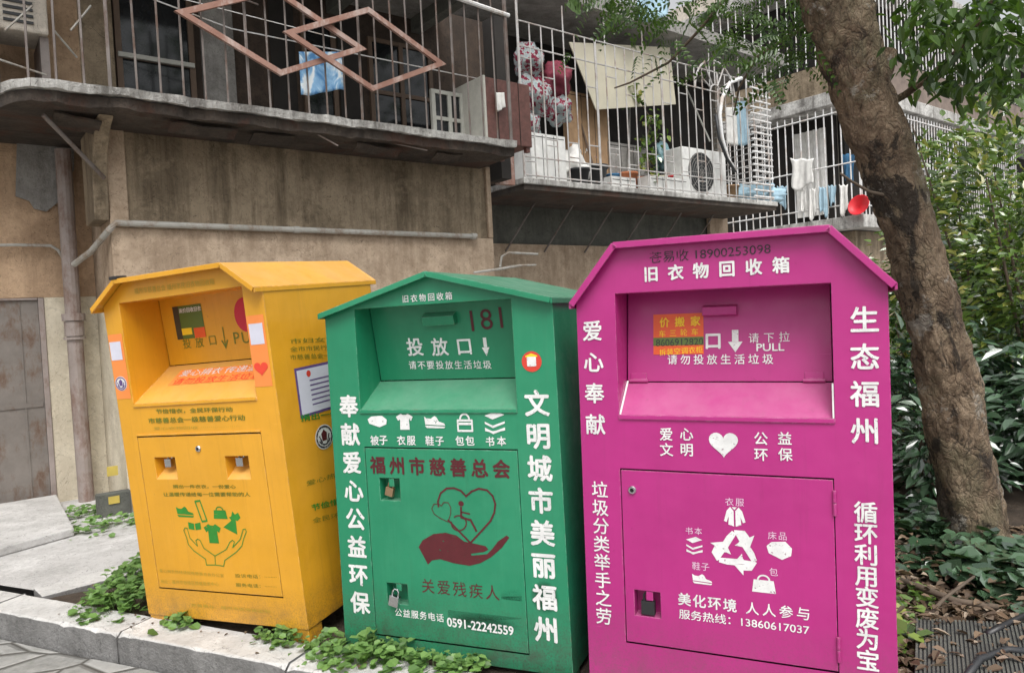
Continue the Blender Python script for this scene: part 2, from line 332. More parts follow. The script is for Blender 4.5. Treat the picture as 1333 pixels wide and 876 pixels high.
# kerb stones: white worn top, grey front, thin open joints
m = MB(); s = -6.12
while s < 6:
    e = s + 1.0; zt = .13 + rnd.uniform(-.002, .002)
    ns = 26; vs_ = []
    for q in range(ns + 1):
        x = s + .004 + (e - s - .008) * q / ns; c_ = .006 if 0 < q < ns else .02
        n1 = noise.noise((x * 9, 1, 2)); n2 = noise.noise((x * 31, 4, 2)); ch = c_ + max(0, n1 * .022 - .002) + max(0, n2) * .008; fr = .003 * n1
        vs_ += [K(x, fr, -.1), K(x, fr, zt - ch), K(x, fr + ch * 1.1, zt), K(x, .2, zt + .002 * n2), K(x, .2, -.1)]
    m.add(vs_, [(5 * q + a, 5 * q + 5 + a, 5 * q + 6 + a, 5 * q + 1 + a) for q in range(ns) for a in range(4)] + [(4, 3, 2, 1, 0), tuple(5 * ns + a for a in range(5))])
    s = e
LD = (KD * .93 + KE * .36).normalized()
def Lp(d, w, z): v = KA + KE * .02 + KD * .2 + LD * d + LD.cross(Vector((0, 0, 1))) * w; return Vector((v.x, v.y, z))
for d in (0.004, .9, 1.8, 2.7):
    m.hexa([Lp(d, -.2, -.1), Lp(d, 0, -.1), Lp(d + .89, 0, -.1), Lp(d + .89, -.2, -.1), Lp(d, -.2, .131), Lp(d, 0, .131), Lp(d + .89, 0, .131), Lp(d + .89, -.2, .131)])
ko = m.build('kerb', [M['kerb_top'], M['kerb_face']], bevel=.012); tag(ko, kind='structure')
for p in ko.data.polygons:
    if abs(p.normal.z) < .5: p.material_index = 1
# concrete pavement in front of the house, reaching the kerb on the left of the bed
_pa, _pb = Lp(-.0, -.195, .122), Lp(5.5, -.195, .122); _pc, _pd = K(-9, .195, .122), K(-9, 7, .122)
rough_sheet('pavement', lambda u, v: (_pc.lerp(_pa, u)).lerp(_pd.lerp(_pb, u), v), 40, 40, .003, M['pavement_concrete'])
rough_sheet('paved_yard', lambda u, v: W(2 + 28 * u, 5.2 + 8 * v, .06), 20, 10, .0, M['pavement_concrete'])
rough_sheet('planting_bed_soil', lambda u, v: K(.0 + 9 * u, .19 + 4.2 * v, .105 - .03 * (u > 2)), 120, 60, .018, M['soil'], 4)

# ------------------------------------------------------------------ the old apartment house
house = thing('apartment_building', 'old beige apartment house with caged first floor balconies and a diamond grille', 'building', W(1.13, 6.5, 0))
ZS = 3.21                                  # floor of the balconies
def hp(name, mat, fn, bevel=0, parent=None, label=None):
    m = MB(); fn(m); return m.build(name, M[mat], parent or house, bevel=bevel, label=label)
# parents sit at identity orientation, so give child meshes world coordinates
def world_parent(o, p): o.parent = p; o.matrix_parent_inverse = p.matrix_world.inverted()
class HB(MB):
    def build(s, name, mats, parent=None, **k):
        o = MB.build(s, name, mats, None, **k)
        if parent:
            o.parent = parent
            q = parent; 
            while q.parent: q = q.parent
            if parent.type == 'EMPTY': o.matrix_parent_inverse = Matrix.Translation(-parent.location)
        return o
def hp(name, mat, fn, bevel=0, parent=None, label=None, smooth=False):
    m = HB(); fn(m); return m.build(name, M[mat], parent or house, bevel=bevel, label=label, smooth=smooth)
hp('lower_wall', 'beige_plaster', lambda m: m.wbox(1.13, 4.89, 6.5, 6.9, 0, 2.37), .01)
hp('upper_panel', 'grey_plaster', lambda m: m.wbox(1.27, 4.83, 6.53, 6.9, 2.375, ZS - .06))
hp('pilaster', 'beige_plaster', lambda m: m.wbox(1.13, 1.267, 6.495, 6.9, 2.373, ZS - .06), .008)
hp('pilaster', 'beige_plaster', lambda m: m.wbox(4.833, 4.89, 6.495, 6.9, 2.373, ZS - .06), .008)
hp('side_wall', 'beige_plaster', lambda m: m.wbox(1.13, 1.33, 6.903, 7.5, 1.75, ZS - .06))
hp('side_wall', 'cream_plaster', lambda m: m.wbox(1.127, 1.33, 6.49, 7.5, 0, 1.748), .006)
hp('recessed_wall', 'ochre_plaster', lambda m: m.wbox(-4, 1.127, 7.35, 7.6, 1.87, 6.6))
def cream(m):
    m.wbox(.735, 1.125, 7.345, 7.6, 0, 1.868); m.wbox(-4, -.42, 7.345, 7.6, 0, 1.868)
[hp('recessed_lower_wall', 'cream_plaster', lambda m: m.wbox(a, c, 7.345, 7.6, 0, 1.868)) for a, c in ((.735, 1.125), (-4, -.42))]
# torn cement patch under the balcony on the left
cp = [wt(*p, 7.34) for p in ((22, 178), (60, 168), (96, 172), (96, 222), (84, 240), (78, 262), (60, 276), (44, 272), (38, 262), (20, 256))]
hp('cement_patch', 'raw_concrete', lambda m: m.prism([W(t, 7.338, z) for t, z in cp], WN * .018))
# metal door, frame, ramp in front of it
fr = hp('door', 'door_metal', lambda m: m.wbox(-.36, .69, 7.36, 7.40, .14, 1.845))
hp('door_frame', 'old_pipe', lambda m: (m.wbox(.692, .733, 7.335, 7.45, .1, 1.866), m.wbox(-.42, -.362, 7.335, 7.45, .1, 1.866), m.wbox(-.36, .69, 7.335, 7.45, 1.848, 1.866)), .004)
def doorseams(m):
    for t in (.55, .1, -.25): m.wbox(t, t + .012, 7.352, 7.36, .16, 1.83)
    m.wbox(-.35, .68, 7.350, 7.36, .95, .99)
hp('door_rib', 'door_metal', doorseams)
hp('door_reveal', 'interior_dark', lambda m: m.wbox(-.42, .733, 7.46, 7.5, .05, 1.87))
# pipes
dp_ = [W(.93, 7.2, .12), W(.925, 7.2, 1.0), W(.925, 7.2, 2.0), W(.93, 7.2, 3.1)]
hp('drain_pipe', 'old_pipe', lambda m: (m.tube(dp_, .062, 14), m.tube([W(.925, 7.2, 1.66), W(.925, 7.2, 1.72)], .09, 14), m.tube([W(.925, 7.2, 1.5), W(.925, 7.2, 1.52)], .085, 14), m.tube([W(.925, 7.2, 1.53), W(.925, 7.2, 1.655)], .075, 14)), smooth=False)
c0 = [wt(x, y, 7.28) for x, y in ((-40, 320), (20, 319), (66, 320), (76, 326), (83, 338), (85, 360), (86, 392))]
hp('cable_conduit', 'grey_pipe', lambda m: m.tube([W(t, 7.28, z) for t, z in c0], .013, 8))
c1 = [W(.93, 7.0, 2.12), W(1.02, 6.75, 2.2), W(1.11, 6.45, 2.34), W(1.16, 6.45, 2.395), W(1.3, 6.45, 2.395), W(4.58, 6.45, 2.38)]
hp('wall_pipe', 'grey_pipe', lambda m: (m.tube(c1, .025, 10), m.tube([W(4.56, 6.45, 2.38), W(4.62, 6.45, 2.38)], .034, 10), m.tube([W(2.6, 6.45, 2.388), W(2.65, 6.45, 2.388)], .032, 10)))
c2 = [wt(x, y, 6.44) for x, y in ((651, 348), (653, 334), (662, 329), (700, 331))]
c3 = [wt(x, y, 6.40) for x, y in ((610, 356), (640, 352), (668, 347), (690, 346))]
# corbel at the corner, rod stay
def corbel(m):
    pr = [(6.5, 2.42), (6.47, 2.5), (6.45, 2.75), (6.38, 2.92), (6.2, 3.08), (6.05, 3.13), (6.9, 3.13), (6.9, 2.42)]
    m.prism([W(1.02, p, z) for p, z in pr], WT * .105)
hp('corbel', 'grey_plaster', corbel, .01)
hp('stay_rod', 'rusty_bar', lambda m: m.tube([W(*((lambda a: (a[0], 6.1, a[1]))(wt(56, 150, 6.1)))), W(*((lambda a: (a[0], 6.4, a[1]))(wt(136, 232, 6.4))))], .016, 8))
# balcony slab with a rounded worn edge
edge = [(-4.0, 7.5), (-3.0, 6.9), (.05, 6.75), (.22, 6.55), (.42, 6.2), (.5, 6.0), (.6, 5.9), (.75, 5.855), (.95, 5.85), (4.77, 5.85), (4.77, 7.5)]
def slab(m, z0, z1, inset=0):
    pts = []
    for i, (t, p) in enumerate(edge):
        pts.append((t, p + inset if p < 7.4 else p))
    m.prism([W(t, p, z0) for t, p in pts], (0, 0, z1 - z0))
def slab_rough(name, mat, z0, z1, inset, amp):
    m = HB(); n = 0; pts = []
    for (a, b) in zip(edge[:-1], edge[1:]):
        k = max(1, int(((a[0] - b[0]) ** 2 + (a[1] - b[1]) ** 2) ** .5 / .06))
        for i in range(k): f = i / k; pts.append((a[0] + (b[0] - a[0]) * f, a[1] + (b[1] - a[1]) * f))
    pts.append(edge[-1]); lo, hi = [], []
    for t, p in pts:
        q = p + inset + amp * noise.noise((t * 5, p * 5, z0)) + amp * .6 * noise.noise((t * 17, p * 17, 3)) if p < 7.3 else p
        lo.append(W(t, q + .01, z0 + amp * .6 * noise.noise((t * 4, p, 9)) + amp * .4 * noise.noise((t * 14, p, 5)))); hi.append(W(t, q, z1 + amp * .25 * noise.noise((t * 6, p, 2))))
    n = len(pts); m.add(lo + hi, [tuple(range(n))[::-1], tuple(range(n, 2 * n))] + [(i, (i + 1) % n, n + (i + 1) % n, n + i) for i in range(n)])
    return m.build(name, M[mat], house)
slab_rough('balcony_slab', 'slab_white', ZS + .012, ZS + .072, 0, .03)
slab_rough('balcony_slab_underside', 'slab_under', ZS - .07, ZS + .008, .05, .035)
for (t_, p_, l_, w_, a_) in ((1.5, 6.0, .5, .12, .1), (2.15, 6.05, .35, .16, -.15), (3.05, 6.0, .45, .1, .2), (3.9, 6.02, .3, .12, -.1), (.75, 6.1, .3, .2, .3)):
    m = HB(); q = [W(t_ + l_ * u, p_ + w_ * v + .03 * noise.noise((u * 9, v * 7, t_)), ZS - .085 - .05 * v - a_ * .1 * u - .02 * noise.noise((u * 6, v * 5, p_))) for v in (0, .5, 1) for u in (0, .2, .45, .7, 1)]
    m.add(q, [(r * 5 + c, r * 5 + c + 1, r * 5 + c + 6, r * 5 + c + 5) for r in range(2) for c in range(4)]); m.build('loose_render', M['slab_under'], house, solid=.015)
for (a, c) in (((168, 125), (245, 150)), ((395, 165), (440, 190)), ((480, 180), (556, 196))):
    hp('loose_rebar', 'old_pipe', lambda m: m.tube([W(wt(*a, 6.0)[0], 6.0, wt(*a, 6.0)[1]), W(wt(*c, 5.95)[0], 5.95, wt(*c, 5.95)[1])], .007, 5))
for (a, c) in (((6, 40), (42, 8)), ((92, 40), (118, 8)), ((0, 78), (60, 98)), ((70, 40), (100, 75))):
    hp('stray_wire', 'grey_pipe', lambda m: m.tube([W(wt(*a, 6.3)[0], 6.3, wt(*a, 6.3)[1]), W(wt(*c, 6.5)[0], 6.5, wt(*c, 6.5)[1])], .008, 5))
# rear wall, piers and openings of the loggia
PR = 7.4
def px_box(m, x0, y0, x1, y1, p0, p1, zlo=None, zhi=None):
    t0, z1 = wt(x0, y0, p0); t1, z0 = wt(x1, y1, p0)
    m.wbox(t0, t1, p0, p1, z0 if zlo is None else zlo, z1 if zhi is None else zhi)
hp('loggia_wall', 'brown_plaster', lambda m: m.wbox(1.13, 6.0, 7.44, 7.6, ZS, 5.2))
hp('loggia_ceiling', 'raw_concrete', lambda m: m.wbox(-3, 4.9, 5.8, 7.44, 5.02, 5.2))
def ceil_beams(m):
    for t in (2.4, 3.5, 4.55): m.wbox(t, t + .12, 5.86, 7.43, 4.86, 5.015)
[hp('ceiling_beam', 'dark_plaster', lambda m: m.wbox(t, t + .12, 5.86, 7.43, 4.86, 5.015)) for t in (2.4, 3.5, 4.55)]
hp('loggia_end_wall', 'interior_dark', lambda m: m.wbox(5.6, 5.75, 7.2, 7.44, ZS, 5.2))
t0 = wt(98, 50, 7.4)[0]; t1 = wt(146, 50, 7.4)[0]
hp('pier', 'grey_plaster', lambda m: m.wbox(t0, t1, 7.36, 7.45, ZS, 5.0)); 
t0 = wt(262, 50, 7.4)[0]; t1 = wt(302, 50, 7.4)[0]
hp('pier', 'raw_concrete', lambda m: m.wbox(t0, t1, 7.36, 7.45, ZS, 5.0))
def window(x0, x1, zlo, zhi, mul=(), tr=None, mat='frame_wood'):
    a = wt(x0, 60, 7.42)[0]; c = wt(x1, 60, 7.42)[0]
    f = hp('window_frame', mat, lambda m: ([m.wbox(u - .025, u + .025, 7.40, 7.44, zlo, zhi) for u in (a + .025, c - .025, *[a + (c - a) * q for q in mul])], [m.wbox(a + .05, c - .05, 7.402, 7.44, q - .022, q + .022) for q in (zlo + .022, zhi - .022, *([tr] if tr else []))]))
    hp('window_pane', 'glass_dark', lambda m: m.wbox(a + .01, c - .01, 7.425, 7.43, zlo, zhi))
window(150, 252, ZS + .1, 4.8, (), 4.05)
window(392, 436, ZS + .08, 4.8, ()); window(478, 560, ZS + .08, 4.7, (.5,), 4.1)
[hp('doorway', 'interior_dark', lambda m: m.wbox(wt(x0, 60, 7.42)[0], wt(x1, 60, 7.42)[0], 7.425, 7.435, ZS + .08, zt)) for x0, x1, zt in ((352, 384, 4.9), (440, 470, 4.85), (68, 96, 4.9))]
hp('window_trim', 'frame_pale', lambda m: m.wbox(wt(152, 60, 7.42)[0], wt(250, 60, 7.42)[0], 7.37, 7.42, 4.03, 4.07))
# balcony cage: vertical rods, rails, wires
ts = [.1 + .165 * i for i in range(29)]
g = HB()
for i, t in enumerate(ts):
    if t > 4.75: break
    p = 5.9 if t > .62 else 5.9 + (.62 - t) * 1.2
    g.tube([W(t + rnd.uniform(-.008, .008), p, ZS + .06), W(t + rnd.uniform(-.01, .01), p, 4.9)], .0085 if i % 6 else .013, 6)
g.tube([W(4.72, 5.88, ZS + .07), W(4.72, 5.88, 4.9)], .016, 6)
g.build('cage_rods', M['rusty_bar'], house)
hp('cage_rail', 'white_bar', lambda m: m.tube([W(3.6, 5.87, 4.62), W(4.76, 5.87, 4.55)], .022, 8))
hp('cage_rail', 'rusty_bar', lambda m: m.tube([W(.1, 5.915, 4.45), W(2.2, 5.915, 4.12)], .007, 6))
hp('clothes_wire', 'white_bar', lambda m: (m.tube([W(.1, 6.6, 4.55), W(2.2, 6.6, 4.16), W(5.0, 6.6, 4.14)], .006, 6), m.tube([W(.8, 6.2, 4.2), W(3.0, 6.2, 4.1)], .004, 6)))
def diamond(tc, zc, hw, hh, per, wd_):
    m = HB(); o_ = [(tc - hw, zc), (tc, zc + hh), (tc + hw, zc), (tc, zc - hh)]; k = 1 - wd_ / hh * 1.25; i_ = [(tc + (t - tc) * (1 - wd_ / hw * 2.5), zc + (z - zc) * (1 - wd_ / hh * 1.15)) for t, z in o_]
    for a in range(4):
        c = (a + 1) % 4
        m.hexa([W(*q) for q in ((o_[a][0], per, o_[a][1]), (o_[c][0], per, o_[c][1]), (i_[c][0], per, i_[c][1]), (i_[a][0], per, i_[a][1]), (o_[a][0], per + .03, o_[a][1]), (o_[c][0], per + .03, o_[c][1]), (i_[c][0], per + .03, i_[c][1]), (i_[a][0], per + .03, i_[a][1]))])
    return m.build('diamond_ornament', M['rust_steel'], house)
diamond(2.325, 3.905, .79, .355, 5.835, .042); diamond(3.135, 3.90, .785, .365, 5.80, .042)
# bay further right: recessed wall, slab and white cage
hp('recessed_bay_wall', 'dark_plaster', lambda m: m.wbox(4.9, 12.1, 8.6, 8.9, 2.58, ZS - .02))
hp('recessed_bay_base', 'beige_plaster', lambda m: m.wbox(4.9, 12.1, 8.57, 8.9, 0, 2.575))
hp('bay_pier', 'beige_plaster', lambda m: m.wbox(11.45, 12.0, 8.5, 8.568, 0, ZS - .02))
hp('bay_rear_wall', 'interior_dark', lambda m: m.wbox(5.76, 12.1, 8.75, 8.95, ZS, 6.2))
hp('bay_end_wall', 'pale_plaster', lambda m: m.wbox(11.95, 12.1, 8.62, 8.9, ZS, 6.2))
hp('bay_ceiling', 'raw_concrete', lambda m: m.wbox(5.76, 12.3, 7.35, 8.95, 5.75, 5.95))
hp('bay_slab', 'slab_white', lambda m: m.wbox(6.08, 11.9, 7.36, 8.75, ZS - .0, ZS + .08), .012)
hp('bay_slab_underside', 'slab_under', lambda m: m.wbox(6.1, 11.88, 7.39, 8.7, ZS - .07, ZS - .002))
hp('bay_cheek', 'rust_steel', lambda m: m.wbox(5.72, 5.98, 7.42, 7.5, ZS - .02, ZS + .55))
def struts(m):
    for t in (6.9, 7.65, 8.5, 9.3, 10.2, 11.1): m.tube([W(t + .06, 8.2, ZS - .07), W(t - .25, 8.56, ZS - .75)], .014, 6)
[hp('bay_strut', 'rusty_bar', lambda m: m.tube([W(t + .06, 8.2, ZS - .07), W(t - .25, 8.56, ZS - .75)], .014, 6)) for t in (6.9, 7.65, 8.5, 9.3, 10.2, 11.1)]
g = HB(); PF = 7.4; t = 6.13; zt_ = 5.32; i = 0
while t < 11.85:
    g.tube([W(t, PF, ZS + .08), W(t, PF, zt_ if i % 4 else zt_ + .35)], (.010 if i % 7 else .018), 6)
    if i % 2 == 0 and t < 11.2:
        for z in (ZS + .3 + .12 * (i % 3), ZS + .62, 4.85 - .1 * (i % 4)): g.tube([W(t, PF, z), W(t + .2, PF, z)], .009, 6)
    t += .2; i += 1
for z in (ZS + .12, ZS + .36, 5.0, zt_): g.tube([W(6.13, PF, z), W(11.84, PF, z)], .011, 6)
# arched fan in the cage
fc = (10.25, 4.98)
g.tube([W(fc[0] + .52 * math.cos(a), PF - .012, fc[1] + .52 * math.sin(a)) for a in [math.pi * k / 18 for k in range(19)]], .016, 6)
g.tube([W(fc[0] + .13 * math.cos(a), PF - .012, fc[1] + .13 * math.sin(a)) for a in [math.pi * k / 9 for k in range(10)]], .014, 6)
for k in range(1, 6): g.tube([W(fc[0] + r_ * math.cos(math.pi * k / 6), PF - .012, fc[1] + r_ * math.sin(math.pi * k / 6)) for r_ in (.13, .52)], .012, 6)
z = ZS + .15
g2 = HB()
while z < 5.3: g2.tube([W(11.25, PF + .0, z), W(11.84, PF, z)], .017, 6); g2.tube([W(11.84, PF, z), W(11.84, 8.6, z)], .01, 6); z += .11
g2.build('louvre_panel', M['white_bar'], house)
g.build('bay_cage', M['grey_bar'], house)
hp('pipe_stub', 'grey_pipe', lambda m: m.tube([W(t, 6.44, z) for t, z in c2], .013, 8))
# meter boxes with yellow labels near the ground
b1 = hp('meter_box', 'dark_plaster', lambda m: m.wbox(*(lambda a, c: (a[0], c[0], 6.40, 6.487, c[1], a[1]))(wt(126, 645, 6.40), wt(172, 668, 6.40))), .006)
hp('meter_label', 'yellow_label', lambda m: m.wbox(*(lambda a, c: (a[0], c[0], 6.392, 6.398, c[1], a[1]))(wt(141, 647, 6.392), wt(156, 654, 6.392))))
hp('meter_label', 'yellow_label', lambda m: m.wbox(*(lambda a, c: (a[0], c[0], 6.472, 6.486, c[1], a[1]))(wt(139, 608, 6.472), wt(154, 618, 6.472))))

# ramp slab lying in front of the metal door
m = MB(); A = ground(-30, 733, .125); B = ground(97, 697, .125); C_ = W(.72, 7.25, .21); D__ = W(-.5, 7.25, .21); up = Vector((0, 0, .055))
m.hexa([A, B, C_ - up, D__ - up, A + up, B + up, C_, D__]); tag(m.build('ramp_slab', M['pavement_concrete'], bevel=.008), 'pale concrete ramp slab lying before the rusty metal door', 'concrete slab')
tag(MB().tube([W(t, 6.3, z) for t, z in c3] , [.012, .016, .014, .01], 7).build('dead_branch', M['grey_pipe']), 'thin pale dead branch lying above the green bin by the wall', 'branch')

# ------------------------------------------------------------------ neighbouring house on the right
nb = thing('apartment_building', 'pale neighbouring house with white barred balconies behind the tree', 'building', W(14.2, 7.0, 0))
TB = 14.2
def np_(name, mat, fn, bevel=0): m = HB(); fn(m); return m.build(name, M[mat], nb, bevel=bevel)
np_('house_wall', 'pale_plaster', lambda m: m.wbox(TB + .9, TB + 14, 7.9, 16, 0, 9))
np_('ground_floor_wall', 'grey_plaster', lambda m: m.wbox(TB + .3, TB + 14, 7.3, 7.88, 0, 2.85))
np_('side_ground_wall', 'grey_plaster', lambda m: m.wbox(TB + .3, TB + .88, 7.89, 14, 0, 2.85))
for i, (z0, z1) in enumerate(((2.87, 3.12), (5.35, 5.62), (7.95, 8.2))): np_('balcony_slab', 'slab_white', lambda m: m.wbox(TB - .05 + .004 * i, TB + 13.5, 6.95, 12.5, z0, z1), .015)
np_('balcony_interior', 'interior_dark', lambda m: m.wbox(TB + .75, TB + .89, 7.9, 12.4, 3.13, 5.34)); np_('balcony_interior', 'interior_dark', lambda m: m.wbox(TB + .9, TB + 13.4, 7.75, 7.89, 3.13, 5.34))
np_('balcony_interior', 'interior_dark', lambda m: m.wbox(TB + .75, TB + .89, 7.9, 12.4, 5.63, 7.94)); np_('balcony_interior', 'interior_dark', lambda m: m.wbox(TB + .9, TB + 13.4, 7.75, 7.89, 5.63, 7.94)); np_('balcony_board', 'wood_panel', lambda m: m.wbox(TB + .2, TB + 13, 7.02, 7.06, 5.63, 6.35)); np_('balcony_board', 'grey_plaster', lambda m: m.wbox(TB + .02, TB + .06, 7.1, 12.4, 5.63, 6.2))
np_('corner_post', 'rust_steel', lambda m: m.wbox(TB + .0, TB + .16, 7.0, 7.16, 5.63, 7.9))
np_('curtain', 'cloth_white', lambda m: m.sheet(lambda u, v: W(TB + .62 + .03 * math.sin(u * 30), 8.0 + .7 * u, 3.3 + 1.8 * v), 30, 2))
g = HB()
for p in [7.02 + .17 * i for i in range(32)]: g.tube([W(TB, p, 3.12), W(TB, p, 5.3)], .0135, 5)
for z in (3.35, 4.15, 5.18): g.tube([W(TB - .01, 7.0, z), W(TB - .01, 12.4, z)], .015, 5)
g.build('side_cage', M['white_bar'], nb)
g = HB()
for t in [TB + .02 + .14 * i for i in range(60)]: g.tube([W(t, 7.0, 3.12), W(t, 7.0, 5.3)], .0115, 5)
for z in (3.3, 4.2, 5.2): g.tube([W(TB, 6.99, z), W(TB + 8.5, 6.99, z)], .014, 5)
for tc in (TB + .9, TB + 2.5, TB + 4.1):
    q = [(tc - .45, 4.0), (tc, 4.55), (tc + .45, 4.0), (tc, 3.5), (tc - .45, 4.0)]; g.tube([W(a, 6.98, b) for a, b in q], .016, 5); q = [(tc - .25, 4.0), (tc, 4.3), (tc + .25, 4.0), (tc, 3.72), (tc - .25, 4.0)]; g.tube([W(a, 6.98, b) for a, b in q], .016, 5)
g.build('front_cage', M['white_bar'], nb)
g = HB()
for t in [TB + .05 + .16 * i for i in range(55)]: g.tube([W(t, 7.0, 6.36), W(t, 7.0, 7.95)], .012, 5)
for p in [7.02 + .2 * i for i in range(27)]: g.tube([W(TB, p, 6.2), W(TB, p, 7.95)], .012, 5)
g.build('upper_cage', M['white_bar'], nb)
far = thing('apartment_building', 'white house seen in the gap beyond the caged bay', 'building', W(16, 16, 0))
m = HB(); m.wbox(10, 30, 20, 24, 0, 9); m.build('far_wall', M['slab_white'], far)
for i in range(7):
    for z in (1.0, 3.9, 6.8): m = HB(); m.wbox(11 + 2.4 * i, 12.2 + 2.4 * i, 19.96, 20.02, z, z + 1.2); m.build('window', M['glass_dark'], far)

# ------------------------------------------------------------------ things on the balconies
def ptag(o, label, cat, group=None): return tag(o, label, cat, group)
def cloth(name, px, per, label, mat, group=None, fold=.02, cat='laundry', nf=5):
    (x0, y0), (x1, y1) = px; a = wt(x0, y0, per); c = wt(x1, y0, per); d = wt((x0 + x1) / 2, y1, per)
    ph = rnd.random() * 6
    m = MB().sheet(lambda u, v: W(a[0] + (c[0] - a[0]) * (u + .03 * v * math.sin(ph)), per + fold * math.sin(u * nf * 3 + ph) * v, a[1] + (c[1] - a[1]) * u + (d[1] - a[1] + .02 * math.sin(u * 4 + ph)) * v), 20, 12)
    o = m.build(name, M[mat], smooth=True, solid=.006); return tag(o, label, cat, group)
cloth('hanging_cloth', ((389, 68), (446, 126)), 6.55, 'blue and white tie dye cloth hanging behind the diamond grille', 'tie_dye')
# wooden cabinet with white rag
t0, z1 = wt(604, 102, 6.35); t1 = wt(668, 102, 6.35)[0]; z0 = ZS + .13
cab = thing('cabinet', 'dark red wooden cabinet at the right end of the balcony', 'cabinet', W(t0, 6.35, ZS + .08))
m = HB(); m.wbox(t0 + .16, t1 + .1, 6.2, 6.75, z0, z1); m.build('cabinet_body', M['cabinet_wood'], cab, bevel=.008)
m = HB(); m.wbox(t0 + .13, t0 + .157, 6.19, 6.76, z0 - .02, z1 + .01); m.build('side_panel', M['cabinet_side'], cab, bevel=.004)
for t in (t0 + .18, t1 + .03):
    for p in (6.22, 6.68): m = HB(); m.wbox(t, t + .05, p, p + .05, ZS + .076, z0 - .001); m.build('leg', M['cabinet_wood'], cab)
m = HB(); [m.wbox(t0 + .16 + (t1 - t0 - .08) * q, t0 + .166 + (t1 - t0 - .08) * q, 6.194, 6.2, z0, z1) for q in (.25, .5, .75)]; m.build('cabinet_board_joint', M['interior_dark'], cab)
cloth('white_rag', ((644, 121), (656, 144)), 6.17, 'small white rag hanging on the dark red cabinet', 'cloth_white', fold=.03)
# old window sash leaning beside it
t0, z1 = wt(560, 116, 6.6); t1, z0 = wt(604, 172, 6.6)
sash = thing('window_sash', 'old window sash leaning beside the cabinet', 'window sash', W(t0, 6.6, ZS + .08)); z0 = ZS + .09
m = HB(); [m.wbox(a, a + .045, 6.58, 6.62, z0, z1) for a in (t0, (t0 + t1) / 2, t1 - .045)]; [m.wbox(t0 + .046, t1 - .046, 6.582, 6.618, z, z + .04) for z in (z0, (z0 + z1) / 2, z1 - .04)]; m.build('sash_frame', M['frame_pale'], sash)
m = HB(); m.wbox(t0 + .02, t1 - .02, 6.6, 6.604, z0, z1); m.build('sash_pane', M['glass_dark'], sash)
# left end: a pale cooler and a pot with grass
t0, z1 = wt(-20, -6, 6.9); t1, z0 = wt(62, 52, 6.9)
o = thing('air_cooler', 'pale machine box standing high at the left end of the balcony', 'machine', W(t0, 6.9, z0)); m = HB(); m.wbox(t0, t1, 6.8, 7.2, z0, z1 + .2); m.build('machine_case', M['pale_plaster'], o, bevel=.02); m = HB(); [m.wbox(t0 + .1, t1 - .1, 6.785, 6.799, z0 + .06 + .05 * i, z0 + .08 + .05 * i) for i in range(5)]; m.build('machine_grille', M['dark_plastic'], o)
for t in (t0, t1 - .06): m = HB(); m.wbox(t, t + .06, 6.85, 7.3, ZS + .08, z0 - .002); m.build('leg', M['rusty_bar'], o)
def lathe_thing(name, prof, c, mat, label, cat, group=None, n=20): return tag(MB().lathe(prof, c, n).build(name, M[mat], smooth=True), label, cat, group)
pt_ = W(.28, 6.75, ZS + .08)
lathe_thing('flower_pot', [(.11, 0), (.16, .26), (.18, .26), (.18, .3), (.15, .3), (.14, .24)], pt_, 'terracotta', 'terracotta flower pot at the left edge of the balcony', 'flower pot')
def grass_tuft(name, c, n, L, label, mat='shrub_leaf'):
    m = MB(); c = Vector(c)
    for i in range(n):
        a = rnd.uniform(0, 6.28); l = L * rnd.uniform(.6, 1.1); d = Vector((math.cos(a), math.sin(a), 0)); out = rnd.uniform(.35, .9); pv = []
        for k in range(7):
            f = k / 6; p = c + d * (l * out * f) + Vector((0, 0, l * (1.1 * f - 1.5 * out * f * f))); w_ = d.cross(Vector((0, 0, 1))) * (.011 * (1 - f) + .001); pv += [p - w_, p + w_]
        m.add(pv, [(2 * k, 2 * k + 1, 2 * k + 3, 2 * k + 2) for k in range(6)])
    return tag(m.build(name, M[mat]), label, 'plant')
grass_tuft('spider_plant', W(.08, 6.68, ZS + .36), 60, .5, 'narrow leaved plant drooping over the left end of the balcony')
# bay: bags, boxes, board, pots, air conditioner
def lump(name, c, r, mat, label, cat, group=None, amp=.25, fr=2.5):
    bm = bmesh.new(); bmesh.ops.create_icosphere(bm, subdivisions=4, radius=1); c = Vector(c)
    for v in bm.verts:
        k = 1 + amp * noise.noise(v.co * fr + c) + amp * .5 * noise.noise(v.co * fr * 3 + c); v.co = Vector((v.co.x * r[0], v.co.y * r[1], v.co.z * r[2])) * k + c
    me = bpy.data.meshes.new(name); bm.to_mesh(me); bm.free(); me.materials.append(M[mat]); me.polygons.foreach_set('use_smooth', [True] * len(me.polygons)); o = bpy.data.objects.new(name, me); COL.objects.link(o); return tag(o, label, cat, group)
for i, (x, y, r, lb) in enumerate(((688, 80, .21, 'topmost clear bag of red and white bottles in the caged bay'), (724, 104, .22, 'clear bag with dark red contents beside the cream board'), (692, 128, .28, 'large clear bag sagging below the topmost bag'), (727, 144, .2, 'small clear bag in front of the brown planks'), (684, 165, .2, 'pale clear bag resting on the white box'))):
    q = W(*((lambda a: (a[0], 7.75, a[1]))(wt(x, y, 7.75)))); lump('plastic_bag', q, (r, r, r * 1.05), 'red_fabric' if i == 1 else 'clear_bag', lb, 'plastic bag', 'plastic bags hung in the bay', .35, 1.8)
